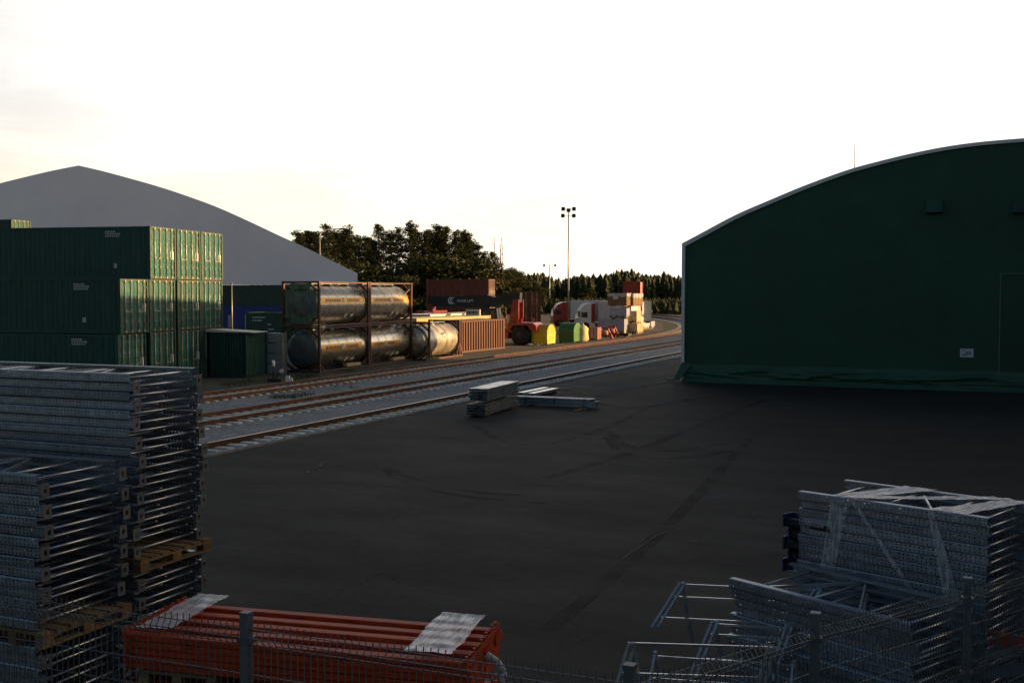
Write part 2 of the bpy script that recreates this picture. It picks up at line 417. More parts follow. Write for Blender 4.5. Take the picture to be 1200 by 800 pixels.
def track_path(r0, curve, u0=-25, u1=108, Rc=165, arc=80, step=.6):
    pts = []; n = int((u1 - u0) / step)
    for i in range(n + 1): pts.append((Vector((r0, u0 + (u1 - u0) * i / n)), 0.0))
    if curve:
        m = int(R(arc) * Rc / step)
        for i in range(1, m + 1):
            a = R(arc) * i / m
            pts.append((Vector((r0 - Rc * (1 - math.cos(a)), u1 + Rc * math.sin(a))), a))
    else:
        for i in range(1, 60): pts.append((Vector((r0, u1 + i * step)), 0.0))
    return pts
def strip(mb, pts, offs, zs):               # sweep a cross profile (offset, z) along the path
    n = len(offs); vs = []
    for p, a in pts:
        nx = Vector((math.cos(a), math.sin(a)))
        for o, z in zip(offs, zs):
            q = p + nx * o; vs.append((q.x, q.y, z))
    fs = []
    for k in range(len(pts) - 1):
        for i in range(n - 1): fs.append((k*n+i, k*n+i+1, (k+1)*n+i+1, (k+1)*n+i))
    mb.add(vs, fs)
P1 = track_path(-30.45, True, Rc=165, u1=104)
P2 = track_path(-25.1, True, Rc=170, u1=104, arc=60)
P3 = track_path(-21.45, False)
bb = MB()
ta = P2[::8]
strip(bb, ta, [-7.9, -7.2, -3.2, -2.4, 2.2, 5.1], [-.005, .012, .012, .012, .012, .012])
struct(bb.build('ballast_bed', M_ballast))
kb = MB(); kb.box((-20.02, -25, -.1), (-19.84, 143, .05))
struct(kb.build('edge_strip', mat('old concrete', (0.26, 0.26, 0.26), .85, var=.3, scale=2)))

RAIL = [(-.075,0),(.075,0),(.075,.012),(.014,.03),(.012,.13),(.036,.138),(.036,.165),(-.036,.165),(-.036,.138),(-.012,.13),(-.014,.03),(-.075,.012)]
def rail(path, off, name, mt, parent, z=.045):
    mb = MB(); n = len(RAIL); vs = []
    pp = path[::4] + ([path[-1]] if (len(path) - 1) % 4 else [])
    for p, a in pp:
        nx = Vector((math.cos(a), math.sin(a)))
        for o, h in RAIL:
            q = p + nx * (off + o); vs.append((q.x, q.y, z + h))
    for k in range(len(pp) - 1):
        for i in range(n):
            mb.m = 1 if i == 6 else 0
            j = (i + 1) % n
            mb.add([vs[k*n+i], vs[k*n+j], vs[(k+1)*n+j], vs[(k+1)*n+i]], [(0,1,2,3)])
    return mb.build(name, [mt, M_shine if mt is M_railbrown else M_head], parent)
def sleepers(path, parent, o0=-1.35, o1=1.35):
    me = None
    vis = [k for k in range(len(path)) if path[k][0].y > 22]
    for k in vis[:100]:
        p, a = path[k]
        if me is None:
            mb = MB(); mb.prism([(-.13,-.1),(.13,-.1),(.11,.075),(-.11,.075)], o0, o1)
            o = mb.build('sleeper', M_conc, parent); me = o.data
        else:
            o = bpy.data.objects.new('sleeper', me); col.objects.link(o); o.parent = parent
        o.location = (p.x, p.y, rnd.uniform(-.012, .004)); o.rotation_euler = (0, 0, R(90) + a)
        o.rotation_euler[2] = a - R(90)
    mb = MB()
    for k in list(range(0, vis[0])) + vis[100:]:
        p, a = path[k]; mb.T = Matrix.Translation((p.x, p.y, 0)) @ Matrix.Rotation(a - R(90), 4, 'Z')
        mb.prism([(-.13,-.1),(.13,-.1),(.10,.045),(-.10,.045)], o0, o1)
    stuff(mb.build('sleepers', M_conc, parent))
for nm, path, lab, mt in (('a', P1, 'rusty railway track beside the tank containers, curving left past the lorries', M_railrust),
                          ('b', P2, 'bright orange rusty railway track in the middle of the ballast', M_railrust)):
    t = thing('railway_track', lab, 'railway track', (0, 0, 0))
    rail(path, -.795, 'rail', mt, t); rail(path, .795, 'rail', mt, t)
    if nm == 'a': sleepers(path, t, -1.3, 1.0)
    else: sleepers(path, t)
t = thing('railway_track', 'dark single rail with pale sleeper ends along the asphalt edge', 'railway track')
rail(P3, .75, 'rail', M_railbrown, t, .05); sleepers(P3, t, .5, 1.36)

# tyre marks and a paving joint on the asphalt
def mark_mat(name, c, dens, sc_):
    m = bpy.data.materials.new(name); n, l = nodes_of(m); b = n['Principled BSDF']; out = n['Material Output']
    b.inputs['Base Color'].default_value = (*c, 1); b.inputs['Roughness'].default_value = .85
    t = n.new('ShaderNodeTexCoord'); z = n.new('ShaderNodeTexNoise'); z.inputs['Scale'].default_value = sc_; z.inputs['Detail'].default_value = 8
    l.new(t.outputs['Object'], z.inputs['Vector'])
    r = n.new('ShaderNodeMapRange'); r.inputs[1].default_value, r.inputs[2].default_value = .35, .7
    r.inputs[3].default_value, r.inputs[4].default_value = 0, dens
    l.new(z.outputs['Fac'], r.inputs[0])
    x = n.new('ShaderNodeMixShader'); tr = n.new('ShaderNodeBsdfTransparent')
    l.new(r.outputs[0], x.inputs[0]); l.new(tr.outputs[0], x.inputs[1]); l.new(b.outputs[0], x.inputs[2]); l.new(x.outputs[0], out.inputs['Surface'])
    return m
M_tyre = mark_mat('tyre rubber mark', (.011, .011, .011), .55, .8)
M_scuff = mark_mat('pale scuff', (.16, .16, .15), .8, 4)
M_patch = mark_mat('pale brown patch', (.085, .078, .066), .75, .5)
def ribbon(pts, w, z, name, m):
    mb = MB(); vs = []
    for i, p in enumerate(pts):
        a = pts[max(0, i-1)]; b = pts[min(len(pts)-1, i+1)]
        d = Vector((b[0]-a[0], b[1]-a[1])).normalized(); nx = Vector((-d.y, d.x)) * (w / 2)
        vs += [(p[0]+nx.x, p[1]+nx.y, z), (p[0]-nx.x, p[1]-nx.y, z)]
    mb.add(vs, [(2*i, 2*i+1, 2*i+3, 2*i+2) for i in range(len(pts)-1)])
    return struct(mb.build(name, m))
def curve_px(px, n=16):
    ps = [G(*p) for p in px]; out = []
    for i in range(len(ps) - 1):
        p0, p1, p2, p3 = ps[max(0, i-1)], ps[i], ps[i+1], ps[min(len(ps)-1, i+2)]
        for k in range(n):
            t = k / n
            out.append(.5*((2*p1)+(p2-p0)*t+(2*p0-5*p1+4*p2-p3)*t*t+(3*p1-p0-3*p2+p3)*t**3))
    return out + [ps[-1]]
for i, (px, w) in enumerate([([(640,740),(720,672),(800,598),(880,512)], .28), ([(455,540),(470,556),(540,574),(640,582)], .22), ([(452,546),(466,562),(538,580),(640,590)], .2),
        ([(715,505),(735,522),(790,528),(850,520)], .35), ([(712,512),(730,530),(790,537),(860,528)], .3), ([(560,500),(600,520),(680,512),(760,478)], .3),
        ([(640,560),(740,530),(840,490),(900,468)], .35), ([(690,470),(740,478),(800,470),(850,462)], .4)]):
    ribbon(curve_px(px), w, .004 + .0012 * i, 'tyre_mark', M_tyre)
for i, (px, w) in enumerate([([(358,556),(372,547),(380,543)], .09), ([(730,655),(770,628),(805,617)], .05), ([(410,700),(425,706)], .05), ([(672,752),(690,746)], .06), ([(780,640),(830,632)], .03), ([(366,541),(376,537)], .06)]):
    ribbon(curve_px(px, 6), w, .014 + .0012 * i, 'scuff_mark', M_scuff)
ribbon(curve_px([(640,470),(720,452),(795,441),(830,452)]), 3.2, .021, 'pale_patch', M_patch)  # paler brownish area laid on the asphalt

# ================================================================== FAR: wood and trees
def leaf_clump(mb, c, rx, rz, n, s0, s1, r):
    for _ in range(n):
        while True:
            p = Vector((r.uniform(-1,1), r.uniform(-1,1), r.uniform(-1,1)))
            if p.length <= 1: break
        q = c + Vector((p.x*rx, p.y*rx, p.z*rz)); s = r.uniform(s0, s1)
        a = Vector((r.gauss(0,1), r.gauss(0,1), r.gauss(0,1))).normalized(); b = a.orthogonal().normalized()
        b = Matrix.Rotation(r.uniform(0, 6.28), 3, a) @ b; d = a.cross(b)
        mb.add([q - b*s, q + d*s*.55, q + b*s, q - d*s*.55], [(0,1,2,3)])
def tree_mesh(kind, seed, H=1.0):
    r = random.Random(seed); tr = MB(); cr = MB(); ht = 14.0
    if kind == 'pine':
        lean = Vector((r.uniform(-.5,.5), r.uniform(-.5,.5), 0)); prev = Vector((0,0,0)); k = 8
        pts = [Vector((lean.x*(i/k)**1.5 + r.uniform(-.08,.08), lean.y*(i/k)**1.5, ht*.96*i/k)) for i in range(k+1)]
        for i in range(k): tr.tube(pts[i], pts[i+1], .19*(1-i/k)+.035, .19*(1-(i+1)/k)+.035, 7, cap=False)
        base = r.uniform(.30,.46); full = r.uniform(.8,1.15)
        for i in range(44):
            f = base + (1-base)*(i/43)**.9; h = ht*f; a = i*2.4 + r.uniform(-.6,.6)
            if r.random() < .18: continue
            p = pts[min(k, int(f*k))].copy(); p.z = h
            env = (1-f)/(1-base)
            L = (.35 + 1.75*min(1, env*1.5)**.8*(1-.35*env)) * full * r.uniform(.4,1.15)
            e = p + Vector((math.cos(a)*L, math.sin(a)*L, r.uniform(.05,.8)))
            tr.tube(p, e, .05, .018, 5, cap=False)
            leaf_clump(cr, e, r.uniform(.45,.80), r.uniform(.28,.5), 130, .06, .14, r)
            leaf_clump(cr, p.lerp(e, .5), .5, .34, 75, .06, .13, r)
            if r.random() < .5: leaf_clump(cr, e + Vector((r.uniform(-.5,.5), r.uniform(-.5,.5), r.uniform(.1,.5))), .25, .22, 14, .08, .18, r)
        leaf_clump(cr, Vector((pts[-1].x, pts[-1].y, ht*.97)), .28, .6, 36, .08, .2, r)
    elif kind == 'broad':
        tr.tube((0,0,0), (r.uniform(-.3,.3),0,ht*.55), .26, .12, 8, cap=False)
        for i in range(34):
            a = r.uniform(0, 6.28); f = r.uniform(.12, 1); rad = 4.4*math.sin(math.pi*(f*.8+.16))**.7*r.uniform(.35,1)
            e = Vector((math.cos(a)*rad, math.sin(a)*rad, ht*(.12+.84*f)))
            tr.tube((0,0,min(ht*.55, e.z*.6)), e, .06, .015, 5, cap=False)
            leaf_clump(cr, e, r.uniform(.8,1.5), r.uniform(.6,1.0), 300, .08, .18, r)
    elif kind == 'bush':
        for i in range(5): tr.tube((0,0,0), (r.uniform(-1.2,1.2), r.uniform(-1.2,1.2), 3.2), .06, .02, 5, cap=False)
        for i in range(22):
            a = r.uniform(0, 6.28); f = r.random(); rad = 2.6*(1-f*.55)*r.uniform(.3,1)
            leaf_clump(cr, Vector((math.cos(a)*rad, math.sin(a)*rad, .6+4.0*f)), r.uniform(.7,1.1), r.uniform(.5,.8), 260, .06, .15, r)
    elif kind == 'bare':
        for q in range(4):
            x0, y0 = r.uniform(-1.2,1.2), r.uniform(-.5,.5); H = ht*r.uniform(.78,1); dx = r.uniform(-.6,.6)
            tr.tube((x0*.4,y0,0), (x0,y0,H*.5), .12, .08, 6, cap=False); tr.tube((x0,y0,H*.5), (x0+dx,y0,H), .08, .025, 5, cap=False)
            for i in range(13):
                f = r.uniform(.4,.95); a = r.uniform(0,6.28); L = 2.2*(1.1-f)*r.uniform(.5,1.1)
                p = Vector((x0 + dx*max(0,(f-.5)*2), y0, H*f)); e = p + Vector((math.cos(a)*L*.5, math.sin(a)*L*.5, L*1.2))
                tr.tube(p, e, .04, .018, 4, cap=False)
    return tr, cr
PROTO = {}
def plant(kind, seed, name, label, cat, px, top, dist, group, wide=1.0):
    loc = D(px, dist); key = (kind, seed)
    hh = CAMH + (HOR - top) / F * dist
    base = 5.0 if kind == 'bush' else 14.0
    if key not in PROTO:
        t = thing(name, label, cat, loc, 0, group); tr, cr = tree_mesh(kind, seed)
        tr.build('trunk', M_bark, t, recalc=False)
        if kind != 'bare': cr.build('crown', M_pine if kind == 'pine' else M_leaf, t, recalc=False)
        PROTO[key] = t
    else:
        t = copy_tree(PROTO[key]); t.name = name; t.location = loc; tag(t, label, cat, group)
    s = hh / base
    t.scale = (s * wide, s * wide, s); t.rotation_euler = (0, 0, rnd.uniform(0, 6.28))
    return t
gp = 'pines behind the white gabled hangar'
ords = ['leftmost', 'second', 'third', 'fourth', 'fifth', 'sixth', 'seventh', 'eighth', 'ninth', 'tenth', 'eleventh', 'twelfth', 'thirteenth', 'fourteenth', 'fifteenth', 'sixteenth', 'seventeenth']
pines = [(348,275,150,1),(364,278,165,.9),(386,269,150,1),(398,277,175,1.1),(410,272,155,1),(427,281,165,1),(448,270,160,.9),(463,272,170,.8),(481,266,158,1),(497,278,175,.9),(510,268,160,1),(521,272,172,.95),(533,275,160,1),(544,276,165,1.15),(557,290,170,1.1),(569,298,180,1.1)]
for i, (px, top, d, w) in enumerate(pines):
    plant('pine', i % 5, 'pine_tree', 'tall dark pine, %s from the left in the row above the tank containers' % ords[i], 'tree', px, top, d, gp, w * 1.15)
more = [(369,277,175,1.3),(393,276,178,1.3),(412,280,180,1.4),(433,286,182,1.1),(456,277,182,1.3),(503,276,186,1.4),(356,279,190,1),(374,276,185,1.1),(402,279,190,1),(418,282,185,1.1),(437,284,190,.9),(490,276,190,1.1),(515,274,195,1.1),(538,280,190,1.2),(552,286,195,1.2),(580,300,200,1.1)]
wh = ['just right of the lamp curve', 'under the lamp head', 'behind the fourth front pine', 'filling the gap, left side', 'behind the seventh front pine', 'behind the tenth front pine', 'nearest the hangar roof', 'behind the street lamp', 'between the fourth and fifth front pines', 'left of the gap in the row', 'at the gap in the row', 'behind the left half of the dense clump', 'behind the middle of the dense clump', 'behind the right half of the dense clump', 'at the right end of the dense clump', 'under the bare tree']
for i, (px, top, d, w) in enumerate(more):
    plant('pine', (i*2+1) % 5, 'pine_tree', 'rear row dark pine ' + wh[i], 'tree', px, top, d, gp, w * 1.2)
plant('bare', 1, 'bare_tree', 'thin leafless tree standing right of the dark pines', 'tree', 587, 270, 185, None, 1.0)
gb = 'bushes under the pines'
bushes = [(352,300,140),(378,302,142),(402,305,145),(425,322,150),(492,305,150),(512,298,155),(533,300,150),(550,306,150),(470,318,145),(448,330,140)]
bl = ['behind the curved hangar roof end', 'below the street lamp', 'at the hangar roof corner', 'above the upper tank containers', 'left of the brown container stack', 'behind the left end of the brown container stack', 'behind the middle of the brown container stack', 'behind the right end of the brown container stack', 'low and dark, right of the upper tanks', 'lowest, straight above the upper tanks']
for i, (px, top, d) in enumerate(bushes):
    plant('bush', i % 3, 'bush', 'dark leafy bush under the pines, ' + bl[i], 'bush', px, top, d, gb, 1.55)
gd = 'broadleaf trees beyond the lorries'
for i, (px, top, d, w, lb) in enumerate([(574,306,190,1.3,'under the bare tree'),(592,312,200,1.4,'right of the bare tree'),(606,318,215,1.5,'left of the twin lamp mast'),(622,327,230,1.6,'just left of the small twin lamp mast foot'),(636,336,250,1.7,'behind the small twin lamp mast'),(690,338,270,2.0,'low, behind the white lorry cab')]):
    plant('broad', i % 3, 'broadleaf_tree', 'olive green rounded tree, ' + lb, 'tree', px, top, d, gd, w)
# the far wood reads as one mass
fw = MB(); r = random.Random(3)
for i in range(2600):
    px = r.uniform(330, 1130); row = r.random(); d = 520 + 330 * row
    p = D(px, d); h = (12.2 + 1.3*math.sin(px*.045) + .8*math.sin(px*.13+1) + r.gauss(0,.7)) * (1 + .28 * row) * (1.12 if r.random() < .07 else 1); w = h * r.uniform(.18, .30)
    k = r.randint(5, 7)
    for j in range(k):
        z0 = h * (.08 + .92 * j / k); z1 = min(h, z0 + h * .30); ww = w * (1 - .8 * j / k) * r.uniform(.7, 1.3)
        o = r.uniform(0, 1); n = 6
        vs = [(p.x + math.cos(o + 6.283*q/n)*ww*r.uniform(.7,1.2), p.y + math.sin(o + 6.283*q/n)*ww*r.uniform(.7,1.2), z0 + r.uniform(-.3,.3)) for q in range(n)] + [(p.x + r.uniform(-.2,.2), p.y, z1)]
        fw.add(vs, [(q, (q+1) % n, n) for q in range(n)])
for i in range(420):
    p = D(r.uniform(600, 830), r.uniform(225, 330)); h = r.uniform(1.6, 3.6); w = h * r.uniform(.5, .9)
    for j in range(7):
        a = r.uniform(0, 6.283); c = Vector((p.x + math.cos(a)*w*.6, p.y + math.sin(a)*w*.6, 0)); hh = h * r.uniform(.5, 1)
        vs = [(c.x + math.cos(6.283*q/5 + i)*w*.45*r.uniform(.6,1.3), c.y + math.sin(6.283*q/5 + i)*w*.45*r.uniform(.6,1.3), hh*r.uniform(.0,.45)) for q in range(5)] + [(c.x, c.y, hh)]
        fw.add(vs, [(q, (q+1) % 5, 5) for q in range(5)])
stuff(fw.build('far_wood', M_far, recalc=False))

# ================================================================== HANGARS
def smooth(pts, n=5):
    out = []
    for i in range(len(pts) - 1):
        p0, p1, p2, p3 = pts[max(0, i-1)], pts[i], pts[i+1], pts[min(len(pts)-1, i+2)]
        for k in range(n):
            t = k / n
            out.append(tuple(.5*((2*b)+(c-a)*t+(2*a-5*b+4*c-d)*t*t+(3*b-a-3*c+d)*t**3) for a, b, c, d in zip(p0, p1, p2, p3)))
    return out + [pts[-1]]
def arch_points(px, u): return [U(a, b, u) for a, b in px]
# right hangar
HU = 55.4
prof_px = [(799.8,285.3),(821,274),(862.5,252),(904,234),(945,217),(992,200),(1027.5,190),(1069,180),(1110,172),(1151,166.5),(1199.5,162.4)]
pr = [(p.x, p.z) for p in arch_points(smooth(prof_px), HU)]
r0 = pr[0][0]; rc = pr[-1][0] + 1.6
full = pr + [(rc, pr[-1][1] + .06)] + [(2*rc - x, z) for x, z in reversed(pr)]
r1 = full[-1][0]; LEN = 25.0
t = thing('membrane_hangar', 'large dark green hangar with white curved roof edge right of the yard', 'hangar', ((r0 + r1) / 2, HU, 0))
ox = (r0 + r1) / 2
W = [(x - ox, z) for x, z in full]
fr = MB()
poly = [(W[0][0] + .14, 0)] + [(x * .9915, z - .10) for x, z in W] + [(W[-1][0] - .14, 0)]
n = len(poly)
fr.add([(x, 0, z) for x, z in poly], [tuple(range(n))]); fr.build('gable_wall', M_hgreen, t, recalc=False)
fr = MB(); fr.add([(x, LEN, z) for x, z in poly], [tuple(range(n))]); fr.build('gable_wall', M_hgreen, t, recalc=False)
rf = MB()
ring = [(W[0][0], 0)] + W + [(W[-1][0], 0)]
inn = [(W[0][0] + .15, 0)] + [(x * .991, z - .16) for x, z in W] + [(W[-1][0] - .15, 0)]
for i in range(len(ring) - 1):
    a, b, c, d = ring[i], ring[i+1], inn[i+1], inn[i]
    rf.add([(a[0],-.12,a[1]),(b[0],-.12,b[1]),(b[0],LEN+.12,b[1]),(a[0],LEN+.12,a[1])], [(0,1,2,3)])
    rf.add([(d[0],-.12,d[1]),(c[0],-.12,c[1]),(c[0],LEN+.12,c[1]),(d[0],LEN+.12,d[1])], [(0,1,2,3)])
    for y in (-.12, LEN+.12): rf.add([(a[0],y,a[1]),(b[0],y,b[1]),(c[0],y,c[1]),(d[0],y,d[1])], [(0,1,2,3)])
rf.build('roof_membrane', M_hwhite, t)
# rumpled skirt along the foot of the wall
sk = MB(); nx_, nz_ = 260, 14; x0, x1 = W[0][0] + .1, W[-1][0] - .1
vs = []
rs = random.Random(5); folds = [(rs.uniform(x0, x1), rs.uniform(1.2, 3.5), rs.uniform(-.35, .35), rs.uniform(.2, .8)) for _ in range(46)]
for j in range(nz_ + 1):
    f = j / nz_
    for i in range(nx_ + 1):
        x = x0 + (x1 - x0) * i / nx_; z = .92 * (1 - f); y = -.02 - .10 * f - .26 * max(0, f - .8) * 5 * .5
        for cx_, wd, sl, zz in folds:
            dx_ = (x - cx_) / wd
            if abs(dx_) < 1: y -= .085 * math.exp(-((z - zz * .8 - sl * dx_) / .055) ** 2) * (1 - dx_ * dx_) * min(1, f * 8)
        vs.append((x, y, z + .03 * math.sin(x * 1.7) * (1 - f) * .6))
sk.add(vs, [(j*(nx_+1)+i, j*(nx_+1)+i+1, (j+1)*(nx_+1)+i+1, (j+1)*(nx_+1)+i) for j in range(nz_) for i in range(nx_)], True)
sk.build('skirt', M_hgreenl, t, recalc=False)
# loose skirt corner
lc = MB(); lc.add([(W[0][0]+.05,-.13,1.0),(W[0][0]+.55,-.15,.9),(W[0][0]+.1,-.3,.25),(W[0][0]-.38,-.3,.03),(W[0][0]-.2,-.6,.02)], [(0,1,2),(0,2,3),(2,4,3)])
lc.build('skirt_corner', M_hgreenl, t, recalc=False)
pdl = U(1172, 320, HU); dx0 = pdl.x - ox; dz = pdl.z
dr = MB(); dr.box((dx0 + .05, -.035, .93), (dx0 + 5.0, -.004, dz - .05)); dr.build('door', M_hgreen, t)
df = MB()
for a, b in (((dx0,-.06,.02),(dx0+.05,-.003,dz)), ((dx0+5.0,-.06,.02),(dx0+5.05,-.003,dz)), ((dx0,-.062,dz-.05),(dx0+5.05,-.003,dz))): df.box(a, b)
df.build('door_frame', mat('dull green trim', (.10,.16,.13), .6), t)
for pxv, pyv in ((1095, 242), (1197, 242)):
    p = U(pxv, pyv, HU); v = MB(); a = p.x - ox
    v.prism([(-.02, p.z-.28), (-.34, p.z-.28), (-.30, p.z-.2), (-.10, p.z+.28), (-.02, p.z+.28)], a-.36, a+.36, 'yz')
    for s in (-1, 1): v.box((a+s*.36-.02,-.33,p.z-.32),(a+s*.36+.02,-.02,p.z-.2))
    v.build('vent_hood', M_hgreen, t)
p = U(1133, 413.5, HU); s = MB(); a = p.x - ox
s.box((a-.29,-.05,p.z-.2),(a+.29,-.02,p.z+.2)); sg = s.build('notice_board', mat('white notice', (.62,.64,.72), .5, var=.05), t)
s = MB()
for zz, l0, l1 in ((.12,-.2,-.06),(.06,-.06,.18),(.0,-.06,.2),(-.05,-.2,.2),(-.11,-.2,.05)): s.box((a+l0,-.054,p.z+zz-.014),(a+l1,-.0505,p.z+zz+.014))
s.build('notice_text', M_bluecap, sg)
sm_ = MB()
for zz, l0, l1 in ((U(950,303,HU).z, -15.5, 15.5),): sm_.box((l0,-.008,zz-.03),(l1,-.003,zz+.03))
sm_.build('wall_seam', M_hgreenl, t)
rod = MB(); p = U(993, 200, HU); top = U(993, 161, HU); rod.tube((p.x-ox, 3.0, p.z-.3), (p.x-ox, 3.0, top.z+.1), .03, .012, 8)
rod.build('lightning_rod', M_pole, t)

# left hangar, gable facing the camera
LROT = YAW + R(10)
LO = D(419, 100); LG = Vector((math.cos(LROT), math.sin(LROT), 0)); LN = Vector((-math.sin(LROT), math.cos(LROT), 0))
def LP(px, py):
    d = ray(px, py); t = LO.dot(LN) / d.dot(LN); q = Vector((0, 0, CAMH)) + d * t
    return ((q - LO).dot(LG), q.z)
gp_px = [(419,334),(419,320),(395,308.5),(360,291),(325,275),(290,258.5),(255,243),(220,230),(185,218.5),(150,208.5),(120,200.5),(92,194)]
gp_px = gp_px[:1] + smooth(gp_px[1:])
pp = [LP(*p) for p in gp_px]
rcx = pp[-1][0]; zb = pp[0][1]
W = [(x - rcx, z) for x, z in pp]; W += [(-x, z) for x, z in reversed(W[:-1])]
t = thing('gabled_hangar', 'huge pale grey gabled hangar behind the green containers', 'hangar', LO + LG * rcx, LROT)
m = MB(); m.prism(W[:], 0, .25); m.build('gable_wall', M_hgrey, t)
m = MB()
for i in range(1, len(W) - 2):
    a, b = W[i], W[i+1]
    m.add([(a[0],.26,a[1]),(b[0],.26,b[1]),(b[0],60,b[1]),(a[0],60,a[1])], [(0,1,2,3)])
m.build('roof', M_hgrey, t)
xr = W[0][0]; zs_ = 3.35
m = MB(); m.box((-xr, .05, zs_), (xr, 60, zb - .01)); m.build('upper_cladding', M_clad, t)
m = MB(); m.box((-xr, .02, 0), (xr, 59.9, zs_ - .01)); m.build('lower_cladding', M_cladblue, t)
for (a, b, c, d), nm_, mm in (((287,369,298,392),'door',M_grey),((267,369,272,384),'window',M_grey)):
    p, q = LP(a, b), LP(c, d); m = MB(); m.box((p[0]-rcx,-.04,max(.05,q[1])),(q[0]-rcx,.019,p[1])); m.build(nm_, mm, t)
p = LP(271.5, 331); m = MB(); m.tube((p[0]-rcx,-.08,0),(p[0]-rcx,-.08,p[1]),.05,n=8); m.build('downpipe', M_pole, t)

# added unseen warehouse to the right of the frame: put there to shade the yard
t = thing('shade_block', 'added unseen long grey warehouse along the right side of the yard', 'shade_block', (24, 0, 0))
WH, WU0, WU1 = 15.6, -60, 60
m = MB(); m.box((0, WU0, 0), (26, WU1, WH)); m.build('wall', M_ware, t)
m = MB(); m.box((-.15, WU0-.15, WH+.01), (26.15, WU1+.15, WH+.35)); m.build('parapet', M_grey, t)
for k in range(9):
    y = -48 + k * 11; m = MB(); m.box((-.06, y, 0), (-.004, y + 4, 4.2)); m.build('roller_door', M_grey, t)
    m = MB(); m.box((-.05, y, 6), (-.004, y + 4, 7.2)); m.build('window', M_glass, t)

t = thing('shade_block', 'second added unseen grey warehouse beyond the green hangar', 'shade_block', (42, 104, 0))  # added out of view so the far tracks fall into shade
m = MB(); m.box((0, 0, 0), (28, 170, 14.3)); m.build('wall', M_ware, t)
m = MB(); m.box((-.15, -.15, 14.31), (28.15, 170.15, 14.5)); m.build('parapet', M_grey, t)
for k in range(12):
    y = 4 + k * 14; m = MB(); m.box((-.06, y, 0), (-.004, y + 4, 4.2)); m.build('roller_door', M_grey, t)

